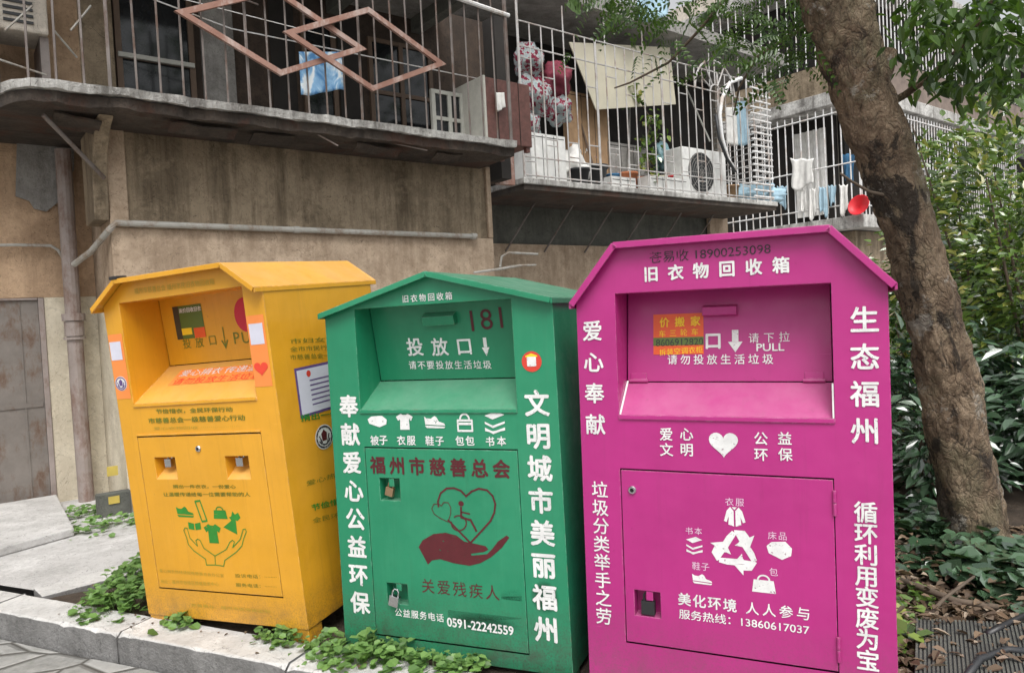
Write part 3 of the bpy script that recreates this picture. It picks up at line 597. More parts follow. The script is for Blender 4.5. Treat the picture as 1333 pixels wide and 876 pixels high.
def crate(name, px, per, dep, mat, label, cat, zlo=None, bevel=.012, tilt=0):
    (x0, y0), (x1, y1) = px; a = wt(x0, y0, per); c = wt(x1, y1, per); z0 = c[1] if zlo is None else zlo
    m = MB(); m.wbox(a[0], c[0], per, per + dep, z0, a[1]); m.cur = 1
    for k in (.33, .66): m.wbox(a[0] + (c[0] - a[0]) * k, a[0] + (c[0] - a[0]) * k + .008, per - .003, per + .002, z0 + .02, a[1] - .02)
    m.wbox(a[0] + .02, c[0] - .02, per - .004, per + .001, a[1] - .05, a[1] - .042)
    return tag(m.build(name, [M[mat], M['interior_dark']], bevel=0), label, cat)
zb_ = ZS + .082
crate('storage_box', ((690, 172), (738, 235)), 7.55, .4, 'aircon_white', 'tall white storage box standing at the left end of the bay', 'box', zb_)
crate('plank_stack', ((738, 118), (792, 188)), 7.95, .12, 'cardboard', 'brown planks standing upright behind the pots', 'planks', zb_)
crate('planter_box', ((846, 228), (895, 250)), 7.5, .25, 'aircon_white', 'long white planter box beside the air conditioner', 'planter', zb_)
crate('planter_box', ((796, 229), (828, 247)), 7.5, .25, 'aircon_white', 'short white planter box between the pots', 'planter', zb_)
crate('paint_crate', ((790, 184), (842, 222)), 7.95, .3, 'raw_concrete', 'grey crate behind the row of pots in the bay', 'crate', zb_)
# cream board hanging at a tilt
q = [wt(x, y, 7.65) for x, y in ((741, 55), (872, 62), (880, 136), (776, 143))]
tag(MB().prism([W(t, 7.65, z) for t, z in q], WN * -.02).build('hanging_board', M['cream_board'], bevel=.004), 'large cream board hung crookedly behind the bay bars', 'board')
for i, (x, y, r, mt, lb) in enumerate(((758, 232, .14, 'dark_plastic', 'dark pot beside the tall white box'), (785, 231, .19, 'dark_plastic', 'widest dark pot under the brown planks'), (820, 228, .15, 'terracotta', 'reddish pot behind the short white planter'), (845, 226, .14, 'terracotta', 'reddish pot holding the green climbing plant'))):
    t, _ = wt(x, y, 7.65); lathe_thing('flower_pot', [(r * .7, 0), (r, r * 1.7), (r * 1.1, r * 1.7), (r * 1.1, r * 1.95), (r * .95, r * 1.95), (r * .9, r * 1.5)], W(t, 7.7 + .12 * (i % 2), zb_), mt, lb, 'flower pot', 'flower pots on the bay floor')
lump('crumpled_bag', W(wt(745, 218, 7.9)[0], 7.9, zb_ + .3), (.22, .2, .3), 'cloth_white', 'crumpled white bag behind the dark pots', 'bag', None, .4, 2)
lump('bucket_heap', W(wt(810, 205, 8.2)[0], 8.2, zb_ + .45), (.3, .2, .32), 'slab_white', 'pale heap of wrapped things behind the grey crate', 'bundle', None, .4, 3)
for i, (x, y, r, mt, lb) in enumerate(((862, 205, .17, 'teal_plastic', 'teal plastic tub on the grey crate side'), (748, 196, .15, 'cloth_white', 'small white bundle against the brown planks'), (872, 214, .14, 'cardboard', 'brown carton bundle left of the air conditioner'), (770, 205, .14, 'clear_bag', 'knotted plastic bundle above the widest pot'), (836, 212, .13, 'dark_plastic', 'black bundle beside the green climbing plant'))):
    t = wt(x, y, 8.1)[0]; zc = wt(x, y, 8.1)[1]; lump('bundle', W(t, 8.1, zc), (r, r, r * 1.2), mt, lb, 'bundle', 'bundles stored in the bay', .45, 2.5)
for (x, y, r, h_, mt, lb, ct) in ((712, 226, .12, .3, 'teal_plastic', 'teal bucket beside the tall white box', 'bucket'), (800, 214, .13, .26, 'cloth_deep', 'dark blue tub between the pots', 'tub'), (878, 238, .1, .34, 'red_plastic', 'small red plastic can left of the air conditioner', 'can'), (858, 220, .12, .3, 'cream_board', 'cream tin behind the long white planter', 'tin'), (955, 236, .15, .3, 'cardboard', 'brown paper tub right of the air conditioner', 'tub')):
    lathe_thing(ct, [(r * .8, 0), (r, h_), (r * 1.08, h_), (r * 1.08, h_ + .02), (r * .9, h_ + .02), (r * .85, h_ - .05)], W(wt(x, y, 7.8)[0], 7.8 + .1 * rnd.random(), zb_), mt, lb, ct)
for (x0, y0, x1, y1, mt, lb) in ((752, 100, 770, 232, 'frame_wood', 'brown broom handle leaning against the planks'), (832, 120, 812, 236, 'grey_bar', 'grey mop pole leaning under the cream board'), (905, 110, 918, 186, 'frame_pale', 'pale pole standing behind the air conditioner')):
    a, c = wt(x0, y0, 7.9), wt(x1, y1, 7.9); tag(MB().tube([W(a[0], 8.1, a[1]), W(c[0], 7.8, max(c[1], zb_))], .016, 8).build('pole', M[mt]), lb, 'pole')
# outdoor air conditioner
t0, z1 = wt(888, 190, 7.55); t1 = wt(944, 190, 7.55)[0]
ac = thing('air_conditioner', 'white outdoor air conditioner unit with dark round fan in the bay', 'air conditioner', W(t0, 7.55, zb_))
m = HB(); m.wbox(t0, t1, 7.55, 7.92, zb_, z1); m.build('case', M['aircon_white'], ac, bevel=.02)
rr_ = (z1 - zb_) * .42; cc = ((t0 * .6 + t1 * .4), (z1 + zb_) / 2)
m = HB(); pts = [W(cc[0] + rr_ * math.cos(a), 7.545, cc[1] + rr_ * math.sin(a)) for a in [2 * math.pi * k / 28 for k in range(28)]]; m.prism(pts, WN * -.003); m.build('fan_opening', M['dark_plastic'], ac)
m = HB()
for k in range(1, 7): m.tube([W(cc[0] + rr_ * k / 6.2 * math.cos(a), 7.533, cc[1] + rr_ * k / 6.2 * math.sin(a)) for a in [2 * math.pi * j / 28 for j in range(29)]], .005, 4)
for k in range(8): m.tube([W(cc[0], 7.53, cc[1]), W(cc[0] + rr_ * math.cos(k * .785), 7.53, cc[1] + rr_ * math.sin(k * .785))], .005, 4)
m.build('fan_guard', M['raw_concrete'], ac)
m = HB()
for k in range(3):
    a = 2.1 * k; m.prism([W(cc[0] + x * math.cos(a) - y * math.sin(a), 7.54, cc[1] + x * math.sin(a) + y * math.cos(a)) for x, y in ((.03, -.02), (rr_ * .9, -.1), (rr_ * .85, .12), (.03, .05))], WN * .002)
m.build('fan_blade', M['dark_plastic'], ac)
hz = [wt(x, y, 7.34) for x, y in ((965, 102), (950, 108), (940, 128), (937, 150), (940, 180), (948, 208), (958, 222))]
tag(MB().tube([W(t, 7.34, z) for t, z in hz], .03, 8).build('hose', M['white_bar'], smooth=True), 'bent white hose tied to the bay bars beside the air conditioner', 'hose')
hz = [wt(x, y, 7.32) for x, y in ((932, 150), (936, 180), (946, 206), (957, 224))]
tag(MB().tube([W(t, 7.32, z) for t, z in hz], .025, 8).build('cable', M['dark_plastic'], smooth=True), 'thick black cable looping below the white hose', 'cable')
cloth('hanging_shirt', ((944, 140), (958, 190)), 7.75, 'white shirt hanging at the right of the bay', 'cloth_white', 'laundry in the bay')
cloth('hanging_towel', ((957, 132), (972, 190)), 7.85, 'blue towel hanging beside the white shirt', 'cloth_blue', 'laundry in the bay')
cloth('hanging_cover', ((826, -22), (872, 34)), 7.25, 'pale blue cloth hanging over the top of the bay cage', 'cloth_blue', fold=.09, nf=3)
lump('laundry_heap', W(wt(985, 235, 7.7)[0], 7.7, zb_ + .16), (.45, .25, .2), 'cloth_blue', 'heap of blue laundry at the right end of the bay', 'laundry', None, .5, 2)
# laundry on the neighbour's balcony: its cage faces left
def sw(px, py, tpl):
    d = ray(px, py); k = (tpl) / d.dot(WT); p = Vector((0, 0, EYE)) + d * k; return -p.dot(WN), p.z
def side_cloth(name, px, tpl, label, mat, fold=.03, cat='laundry', grp='laundry on the neighbouring balcony'):
    (x0, y0), (x1, y1) = px; a = sw(x0, y0, tpl); c = sw(x1, y0, tpl); d = sw((x0 + x1) / 2, y1, tpl); ph = rnd.random() * 6
    m = MB().sheet(lambda u, v: W(tpl + fold * (math.sin(u * 9 + ph) + .6 * math.sin(u * 21 + 2 * ph + v * 3)) * (.3 + .7 * v), a[0] + (c[0] - a[0]) * (.5 + (u - .5) * (1 - .22 * v + .12 * math.sin(v * 5 + ph))), a[1] + (c[1] - a[1]) * u - .03 * math.sin(u * 6.28) ** 2 + (d[1] - (a[1] + c[1]) / 2) * v * (1 + .14 * math.sin(u * 5 + ph * 2))), 18, 12)
    return tag(m.build(name, M[mat], smooth=True, solid=.006), label, cat, grp)
side_cloth('white_towel', ((1028, 206), (1060, 243)), TB - .12, 'white towel on a hanger outside the neighbouring bars', 'cloth_white')
for x0, x1, y0, y1, mt, lb in ((1012, 1024, 242, 268, 'cloth_blue', 'pale blue cloth, leftmost of the laundry on the low rail'), (1041, 1050, 246, 272, 'cloth_white', 'narrow white cloth on the low rail left of the blue socks'), (1052, 1062, 245, 282, 'cloth_white', 'long white cloth hanging lowest on the rail'), (1066, 1076, 243, 278, 'cloth_blue', 'long pale blue cloth in the middle of the rail'), (1078, 1088, 241, 266, 'cloth_blue', 'short pale blue cloth right of the middle'), (1092, 1104, 240, 276, 'cloth_white', 'wide white cloth beside the red basin')):
    side_cloth('small_cloth', ((x0, y0), (x1, y1)), TB - .06, lb, mt, .02)
side_cloth('blue_sheet', ((1096, 200), (1112, 236)), TB + .25, 'deep blue sheet hanging inside the neighbouring cage', 'cloth_deep')
pp, zz = sw(1116, 268, TB - .2); mm = MB(); l = MB().lathe([(.0, 0), (.15, .0), (.2, .06), (.21, .06), (.16, -.01), (.0, -.012)], (0, 0, 0), 24); mt_ = Matrix.Rotation(R(90), 3, Vector((-WN.x, -WN.y, 0)))
tag(mm.add([W(TB - .1, pp, zz) + Matrix.Rotation(R(70), 3, WN) @ Vector(v) for v in l.v], l.f).build('basin', M['red_plastic'], smooth=True), 'red plastic basin hung on the neighbouring bars', 'basin')

# ------------------------------------------------------------------ the three clothes bins
BINS = {
 'P': dict(o=(.679, 2.454, .13), ax=((.915, -.4033, -.0113), (.4033, .915, -.0083), (.0137, .0031, .9999)), W=1.006, Wb=1.006, He=1.411, op=(-.358, .343, .996, 1.428), dr=(-.361, .336, .186, .806), D=.85,
           roof=[(-.513, 1.397), (-.349, 1.599), (.344, 1.600), (.521, 1.412)], flap=((.121, 1.102), (.165, 1.426)), ro=.035, paint='pink_paint',
           label='bright pink clothes recycling bin with white slogans, nearest the tree', pockets=[(-.3254, .2859, -.2323, .3781)], cyl=(-.3194, .7336), handle=(-.0783, .2356, .0391, .2755)),
 'G': dict(o=(-.310, 2.933, .13), ax=((.9234, -.3838, .0052), (.3838, .9234, .0005), (-.005, .0016, 1.0)), W=1.026, Wb=1.026, He=1.415, op=(-.363, .347, 1.013, 1.437), dr=(-.354, .34, .066, .858), D=.85,
           roof=[(-.518, 1.42), (.004, 1.56), (.518, 1.425)], flap=((.167, 1.118), (.112, 1.431)), ro=.035, paint='green_paint',
           label='green gabled clothes recycling bin between the yellow and the pink one', pockets=[(-.2904, .6381, -.1936, .7318), (-.2867, .2067, -.187, .2932)], cyl=None, handle=(-.0949, .2402, .0521, .2906)),
 'Y': dict(o=(-1.392, 3.351, .17), ax=((.9154, -.4002, .0425), (.3977, .9158, .0569), (-.0617, -.0352, .9975)), W=.970, Wb=.960, He=1.486, op=(-.377, .374, 1.027, 1.508), dr=(-.386, .37, .138, .872), D=.795,
           roof=[(-.503, 1.491), (-.327, 1.610), (.322, 1.610), (.483, 1.489)], flap=((.235, 1.177), (.221, 1.502)), ro=.05, paint='yellow_paint',
           label='leaning yellow clothes recycling bin with green hands symbol', pockets=[(-.2931, .6686, -.1596, .7725), (.1446, .6678, .2808, .7722)], cyl=(-.0043, .8097), handle=None),
}
DECALS = [
 ('C', 'P', 'F', '旧衣物回收箱', 'white', 'title_lettering', -0.2264, 1.4898, 0.1969, 1.4935, 0.0537, 0.03),
 ('T', 'P', 'F', '苍易收 18900253098', 'ink', 'marker_scrawl', -0.2303, 1.5454, 0.1668, 1.5499, 0.0384, 0.0),
 ('C', 'P', 'F', '爱心奉献', 'white', 'slogan_lettering', -0.4451, 1.2999, -0.4461, 0.9635, 0.0747, 0.02),
 ('C', 'P', 'F', '生态福州', 'white', 'slogan_lettering', 0.4352, 1.3093, 0.4291, 0.9629, 0.0838, 0.02),
 ('C', 'P', 'F', '爱', 'white', 'motto_lettering', -0.1925, 0.9351, -0.1925, 0.9351, 0.0468, 0.015),
 ('C', 'P', 'F', '心', 'white', 'motto_lettering', -0.1233, 0.937, -0.1233, 0.937, 0.0462, 0.015),
 ('C', 'P', 'F', '文', 'white', 'motto_lettering', -0.1934, 0.8814, -0.1934, 0.8814, 0.0468, 0.015),
 ('C', 'P', 'F', '明', 'white', 'motto_lettering', -0.1241, 0.8839, -0.1241, 0.8839, 0.0463, 0.015),
 ('C', 'P', 'F', '公', 'white', 'motto_lettering', 0.1185, 0.9298, 0.1185, 0.9298, 0.0445, 0.015),
 ('C', 'P', 'F', '益', 'white', 'motto_lettering', 0.1923, 0.932, 0.1923, 0.932, 0.0439, 0.015),
 ('C', 'P', 'F', '环', 'white', 'motto_lettering', 0.1179, 0.8769, 0.1179, 0.8769, 0.0445, 0.015),
 ('C', 'P', 'F', '保', 'white', 'motto_lettering', 0.1926, 0.8798, 0.1926, 0.8798, 0.044, 0.015),
 ('I', 'P', 'F', 'heart', 'white', 'heart_symbol', -0.0014, 0.9025, 0.0952, 0.0856),
 ('C', 'P', 'F', '循环利用变废为宝', 'white', 'slogan_lettering', 0.4243, 0.7077, 0.4188, 0.2384, 0.0683, 0.02),
 ('C', 'P', 'F', '垃圾分类举手之劳', 'white', 'slogan_lettering', -0.4387, 0.7285, -0.4402, 0.2683, 0.0617, 0.01),
 ('C', 'P', 'F', '美化环境', 'white', 'motto_lettering', -0.1487, 0.3647, 0.003, 0.3624, 0.0452, 0.02),
 ('C', 'P', 'F', '人人参与', 'white', 'motto_lettering', 0.0749, 0.3607, 0.2336, 0.3634, 0.0435, 0.01),
 ('T', 'P', 'F', '服务热线：13860617037', 'white', 'phone_lettering', -0.1691, 0.3123, 0.2502, 0.312, 0.0339, 0.01),
 ('C', 'P', 'F', '衣服', 'pale', 'caption_lettering', 0.012, 0.7136, 0.0455, 0.714, 0.0285, 0.0),
 ('C', 'P', 'F', '书本', 'pale', 'caption_lettering', -0.1249, 0.6042, -0.0942, 0.6058, 0.0266, 0.0),
 ('C', 'P', 'F', '床品', 'pale', 'caption_lettering', 0.145, 0.6106, 0.1771, 0.6116, 0.028, 0.0),
 ('C', 'P', 'F', '鞋子', 'pale', 'caption_lettering', -0.1051, 0.4848, -0.0746, 0.4852, 0.0292, 0.0),
 ('C', 'P', 'F', '包', 'pale', 'caption_lettering', 0.1456, 0.4902, 0.1456, 0.4902, 0.0281, 0.0),
 ('I', 'P', 'F', 'jacket', 'white', 'jacket_symbol', 0.0273, 0.6638, 0.0696, 0.0649),
 ('I', 'P', 'F', 'books', 'white', 'book_symbol', -0.1089, 0.5562, 0.0546, 0.0585),
 ('I', 'P', 'F', 'mattress', 'white', 'mattress_symbol', 0.1654, 0.5635, 0.0785, 0.061),
 ('I', 'P', 'F', 'shoe', 'white', 'shoe_symbol', -0.0864, 0.4411, 0.0672, 0.0346),
 ('I', 'P', 'F', 'bag', 'white', 'bag_symbol', 0.1137, 0.4514, 0.0751, 0.0669),
 ('I', 'P', 'F', 'recycle', 'white', 'recycling_symbol', 0.028, 0.5482, 0.1692, 0.1614),
 ('B', 'P', 'F', 'lockcyl', -0.3194, 0.7336, -0.3194, 0.7336),
 ('B', 'P', 'F', 'pocket', -0.3254, 0.3781, -0.2323, 0.2859),
 ('B', 'P', 'H', 'handle', -0.0783, 0.2755, 0.0391, 0.2356),
 ('B', 'P', 'H', 'ad', -0.2586, 0.2489, -0.0781, 0.1013),
 ('C', 'P', 'H', '价搬家', 'yellow', 'ad', -0.2174, 0.2185, -0.1065, 0.2198, 0.0364, 0.02),
 ('C', 'P', 'H', '车三轮车', 'yellow', 'ad', -0.2258, 0.1775, -0.1088, 0.1814, 0.0265, 0.0),
 ('T', 'P', 'H', '8606912820', 'ink', 'ad', -0.2486, 0.1441, -0.0796, 0.1464, 0.0251, 0.0),
 ('T', 'P', 'H', '拆装空调衣柜', 'yellow', 'ad', -0.2363, 0.1089, -0.0818, 0.1183, 0.0236, 0.0),
 ('C', 'P', 'H', '口', 'white', 'drop_lettering', -0.0455, 0.1456, -0.0455, 0.1456, 0.0629, 0.03),
 ('I', 'P', 'H', 'arrow', 'white', 'arrow_symbol', 0.0303, 0.1448, 0.0493, 0.0784),
 ('C', 'P', 'H', '请下拉', 'white', 'drop_lettering', 0.0923, 0.1541, 0.1921, 0.1555, 0.0359, 0.0),
 ('T', 'P', 'H', 'PULL', 'white', 'drop_lettering', 0.1002, 0.1208, 0.1914, 0.1209, 0.0265, 0.015),
 ('C', 'P', 'H', '请勿投放生活垃圾', 'white', 'drop_lettering', -0.1896, 0.0827, 0.1372, 0.0804, 0.0366, 0.01),
 ('C', 'G', 'F', '旧衣物回收箱', 'white', 'title_lettering', -0.1125, 1.4652, 0.0843, 1.4645, 0.0321, 0.01),
 ('C', 'G', 'F', '奉献爱心公益环保', 'white', 'slogan_lettering', -0.4191, 1.0322, -0.4241, 0.195, 0.0954, 0.03),
 ('C', 'G', 'F', '文明城市美丽福州', 'white', 'slogan_lettering', 0.4293, 1.0376, 0.4161, 0.1726, 0.1002, 0.03),
 ('I', 'G', 'F', 'mattress', 'white', 'mattress_symbol', -0.2827, 0.9676, 0.0935, 0.0481),
 ('I', 'G', 'F', 'shirt', 'white', 'shirt_symbol', -0.1518, 0.9668, 0.0796, 0.0662),
 ('I', 'G', 'F', 'shoe', 'white', 'shoe_symbol', -0.0127, 0.9651, 0.0943, 0.0495),
 ('I', 'G', 'F', 'handbag', 'white', 'handbag_symbol', 0.1217, 0.9653, 0.0741, 0.0821),
 ('I', 'G', 'F', 'books', 'white', 'books_symbol', 0.2504, 0.9655, 0.0847, 0.0837),
 ('C', 'G', 'F', '被子', 'white', 'caption_lettering', -0.3007, 0.8885, -0.2584, 0.8908, 0.0417, 0.02),
 ('C', 'G', 'F', '衣服', 'white', 'caption_lettering', -0.1734, 0.8899, -0.1261, 0.8904, 0.041, 0.02),
 ('C', 'G', 'F', '鞋子', 'white', 'caption_lettering', -0.0407, 0.8895, 0.0049, 0.89, 0.0403, 0.02),
 ('C', 'G', 'F', '包包', 'white', 'caption_lettering', 0.0947, 0.891, 0.1398, 0.8915, 0.0396, 0.02),
 ('C', 'G', 'F', '书本', 'white', 'caption_lettering', 0.2262, 0.8898, 0.2747, 0.8921, 0.0389, 0.02),
 ('C', 'G', 'H', '投', 'white', 'drop_lettering', -0.1646, 0.1492, -0.1646, 0.1492, 0.0801, 0.02),
 ('C', 'G', 'H', '放', 'white', 'drop_lettering', -0.0459, 0.1446, -0.0459, 0.1446, 0.079, 0.02),
 ('C', 'G', 'H', '口', 'white', 'drop_lettering', 0.0685, 0.1401, 0.0685, 0.1401, 0.0779, 0.02),
 ('I', 'G', 'H', 'arrow', 'white', 'arrow_symbol', 0.1644, 0.1364, 0.0344, 0.077),
 ('C', 'G', 'H', '请不要投放生活垃圾', 'white', 'drop_lettering', -0.1892, 0.0698, 0.161, 0.0615, 0.0381, 0.01),
 ('C', 'G', 'H', '181', 'maroon', 'number_lettering', 0.1186, 0.2463, 0.2485, 0.2535, 0.0851, 0.0),
 ('B', 'G', 'H', 'handle', -0.0949, 0.2906, 0.0521, 0.2402),
 ('I', 'G', 'F', 'roundsticker', 'red', 'round_sticker', 0.4176, 1.195, 0.0807, 0.0784),
 ('C', 'G', 'F', '福州市慈善总会', 'maroon', 'charity_lettering', -0.293, 0.7857, 0.267, 0.7834, 0.0745, 0.03),
 ('S', 'G', 'F', [(-0.0185, 0.6239), (-0.0195, 0.6456), (-0.0051, 0.6788), (0.0242, 0.6994), (0.0568, 0.7016), (0.0872, 0.692), (0.1083, 0.6714), (0.1343, 0.6916), (0.1667, 0.7035), (0.2011, 0.6984), (0.2238, 0.6771), (0.2333, 0.6459), (0.2265, 0.6109), (0.2084, 0.5783), (0.1676, 0.5368), (0.1151, 0.4855)], 'maroon', 'charity_logo', 0.0075),
 ('S', 'G', 'F', [(0.0217, 0.5716), (0.1151, 0.4855)], 'maroon', 'charity_logo', 0.0075),
 ('S', 'G', 'F', [(0.0212, 0.5639), (-0.0144, 0.5773), (-0.0402, 0.5934), (-0.0498, 0.6148), (-0.0388, 0.6328), (-0.0165, 0.6359), (-0.0049, 0.6277), (0.007, 0.6424), (0.0264, 0.6421), (0.0372, 0.6232), (0.0356, 0.5993), (0.0212, 0.5639)], 'maroon', 'charity_logo', 0.003),
 ('P', 'G', 'F', [(-0.1218, 0.4535), (-0.101, 0.4824), (-0.0495, 0.5109), (0.0061, 0.5197), (0.0538, 0.5117), (0.0881, 0.4891), (0.1349, 0.4835), (0.1811, 0.477), (0.1919, 0.4639), (0.1703, 0.4529), (0.1146, 0.4425), (0.1165, 0.4352), (0.1849, 0.4454), (0.2094, 0.4683), (0.2343, 0.4985), (0.2735, 0.5251), (0.2843, 0.5174), (0.2499, 0.4753), (0.2016, 0.4349), (0.1535, 0.4079), (0.1055, 0.3935), (0.0343, 0.3989), (-0.0256, 0.4108), (-0.063, 0.4025), (-0.0828, 0.3845)], 'maroon', 'charity_logo'),
 ('S', 'G', 'F', [(0.0509, 0.5857), (0.0598, 0.5902), (0.0694, 0.5923), (0.079, 0.592), (0.0877, 0.5892), (0.0948, 0.5842), (0.0999, 0.5773), (0.1023, 0.5692), (0.102, 0.5605), (0.099, 0.552), (0.0935, 0.5443), (0.086, 0.5381), (0.077, 0.5338), (0.0673, 0.532), (0.0578, 0.5326), (0.0492, 0.5357), (0.0422, 0.541), (0.0375, 0.5481), (0.0354, 0.5564), (0.0361, 0.5652)], 'maroon', 'charity_logo', 0.005),
 ('I', 'G', 'F', 'disc', 'maroon', 'charity_logo', 0.0838, 0.6404, 0.0239, 0.0216),
 ('S', 'G', 'F', [(0.0828, 0.6253), (0.0813, 0.5855), (0.1222, 0.5769), (0.1441, 0.5354)], 'maroon', 'charity_logo', 0.0085),
 ('S', 'G', 'F', [(0.0839, 0.6071), (0.1191, 0.6013)], 'maroon', 'charity_logo', 0.006),
 ('C', 'G', 'F', '关爱残疾人', 'maroon', 'charity_lettering', -0.0889, 0.2958, 0.1984, 0.2944, 0.0624, 0.0),
 ('I', 'G', 'F', 'smudge', 'smudge', 'paint_smudge', 0.2783, 0.2943, 0.0878, 0.0455),
 ('I', 'G', 'F', 'smudge', 'smudge', 'paint_smudge', 0.1554, 0.1652, 0.3197, 0.0804),
 ('I', 'G', 'F', 'smudge', 'smudge', 'paint_smudge', 0.4169, 0.2968, 0.119, 0.1309),
 ('C', 'G', 'F', '公益服务电话', 'white', 'phone_lettering', -0.2368, 0.1725, -0.0418, 0.1703, 0.0353, 0.01),
 ('T', 'G', 'F', '0591-22242559', 'white', 'phone_lettering', -0.0109, 0.1571, 0.2796, 0.1512, 0.0372, 0.025),
 ('B', 'G', 'F', 'pocket', -0.2904, 0.7318, -0.1936, 0.6381),
 ('B', 'G', 'F', 'pocket2', -0.2867, 0.2932, -0.187, 0.2067),
 ('T', 'Y', 'F', '福州市慈善总会 福州市民旧衣物回收箱', 'faint', 'title_lettering', -0.2626, 1.5526, 0.2271, 1.5452, 0.0271, 0.0),
 ('T', 'Y', 'F', '节俭惜衣，全民环保行动', 'olive', 'motto_lettering', -0.236, 0.9896, 0.2297, 0.9815, 0.0227, 0.015),
 ('T', 'Y', 'F', '市慈善总会一级慈善爱心行动', 'olive', 'motto_lettering', -0.2935, 0.9474, 0.2946, 0.9425, 0.0263, 0.015),
 ('T', 'Y', 'F', '爱心衣物回收 ····················', 'faint', 'motto_lettering', -0.2666, 0.9108, 0.2684, 0.9049, 0.014, 0.0),
 ('B', 'Y', 'F', 'lockcyl', -0.0043, 0.8097, -0.0043, 0.8097),
 ('B', 'Y', 'F', 'pocket', -0.2931, 0.7725, -0.1596, 0.6686),
 ('B', 'Y', 'F', 'pocket2', 0.1446, 0.7722, 0.2808, 0.6678),
 ('T', 'Y', 'F', '捐出一件衣衣，一份爱心', 'olive', 'motto_lettering', -0.1969, 0.6348, 0.1868, 0.6345, 0.0179, 0.01),
 ('T', 'Y', 'F', '让温暖传递给每一位需要帮助的人', 'olive', 'motto_lettering', -0.2667, 0.5969, 0.2645, 0.6003, 0.0197, 0.01),
 ('I', 'Y', 'F', 'sneaker', 'green', 'sneaker_symbol', -0.1443, 0.5145, 0.1071, 0.0512),
 ('I', 'Y', 'F', 'box', 'green', 'box_symbol', -0.0449, 0.5197, 0.0761, 0.0976),
 ('I', 'Y', 'F', 'bag', 'green', 'bag_symbol', 0.0708, 0.518, 0.0832, 0.0642),
 ('I', 'Y', 'F', 'openbook', 'green', 'openbook_symbol', -0.0961, 0.4491, 0.0771, 0.0438),
 ('I', 'Y', 'F', 'dress', 'green', 'dress_symbol', 0.1346, 0.4688, 0.1094, 0.1065),
 ('I', 'Y', 'F', 'coat', 'green', 'coat_symbol', 0.0106, 0.416, 0.1034, 0.0903),
 ('S', 'Y', 'F', [(-0.0563, 0.2662), (-0.0574, 0.2939), (-0.1233, 0.3311), (-0.1516, 0.3592), (-0.1564, 0.3931), (-0.1676, 0.4268), (-0.1572, 0.4392), (-0.1447, 0.4371), (-0.1358, 0.3913), (-0.0953, 0.3527), (-0.1012, 0.3803), (-0.0871, 0.388), (-0.0728, 0.38), (-0.0572, 0.3457), (0.0037, 0.3121), (-0.0012, 0.2688), (-0.0563, 0.2662)], 'green', 'hands_symbol', 0.004),
 ('S', 'Y', 'F', [(0.0068, 0.3122), (0.0788, 0.3447), (0.1064, 0.3799), (0.1231, 0.3887), (0.1339, 0.382), (0.1184, 0.3544), (0.1707, 0.3949), (0.195, 0.4399), (0.2073, 0.4425), (0.2126, 0.4311), (0.1905, 0.3979), (0.1742, 0.3647), (0.1375, 0.3352), (0.0602, 0.293), (0.049, 0.2651), (-0.0012, 0.2688)], 'green', 'hands_symbol', 0.004),
 ('T', 'Y', 'F', '爱心捐衣热线请致电慈善总会办公室', 'faint', 'small_lettering', -0.3657, 0.2245, 0.0409, 0.2206, 0.0168, 0.0),
 ('T', 'Y', 'F', '投诉电话：········', 'olive', 'small_lettering', 0.1086, 0.2241, 0.3487, 0.2297, 0.0178, 0.0),
 ('T', 'Y', 'F', '地址：福州市鼓楼区慈善服务中心', 'faint', 'small_lettering', -0.3677, 0.1717, 0.0022, 0.1778, 0.0187, 0.0),
 ('T', 'Y', 'F', '服务电话：········', 'olive', 'small_lettering', 0.1054, 0.1813, 0.3411, 0.1855, 0.0178, 0.0),
 ('T', 'Y', 'F', '慈善事业，福州市民政局监制', 'faint', 'small_lettering', -0.1896, 0.0671, 0.2852, 0.0682, 0.0165, 0.0),
 ('B', 'Y', 'H', 'ad', -0.2898, 0.2907, -0.1021, 0.1279),
 ('C', 'Y', 'H', '投', 'olive', 'drop_lettering', -0.2345, 0.1068, -0.2345, 0.1068, 0.0564, 0.0),
 ('C', 'Y', 'H', '放', 'olive', 'drop_lettering', -0.1518, 0.106, -0.1518, 0.106, 0.0559, 0.0),
 ('C', 'Y', 'H', '口', 'olive', 'drop_lettering', -0.0656, 0.1071, -0.0656, 0.1071, 0.0553, 0.0),
 ('C', 'Y', 'H', 'P', 'olive', 'drop_lettering', 0.0857, 0.1073, 0.0857, 0.1073, 0.0544, 0.0),
 ('C', 'Y', 'H', 'U', 'olive', 'drop_lettering', 0.1415, 0.105, 0.1415, 0.105, 0.054, 0.0),
 ('I', 'Y', 'H', 'thinarrow', 'olive', 'arrow_symbol', 0.0099, 0.1134, 0.0429, 0.106),
 ('I', 'Y', 'H', 'disc', 'redsign', 'round_sticker', 0.1646, 0.2113, 0.1377, 0.1638),
 ('B', 'Y', 'R', 'rampsign', -0.2434, 0.2396, 0.2492, 0.1149),
 ('B', 'Y', 'F', 'stripL', -0.4803, 1.3664, -0.3873, 1.0579),
 ('B', 'Y', 'F', 'stripR', 0.3759, 1.3789, 0.4708, 1.0722),
 ('B', 'Y', 'F', 'sqL', -0.4768, 1.3312, -0.4023, 1.244),
 ('B', 'Y', 'F', 'sqR', 0.3849, 1.3436, 0.4598, 1.2542),
 ('I', 'Y', 'F', 'emblem', 'white', 'emblem', -0.4381, 1.1316, 0.0773, 0.0693),
 ('I', 'Y', 'F', 'heart', 'heartred', 'heart_symbol', 0.4224, 1.1469, 0.0754, 0.0591),
 ('B', 'Y', 'S', 'cert', 0.1281, 1.1265, 0.4701, 0.9041),
 ('I', 'Y', 'S', 'emblem', 'white', 'emblem', 0.27, 0.7894, 0.1294, 0.1134),
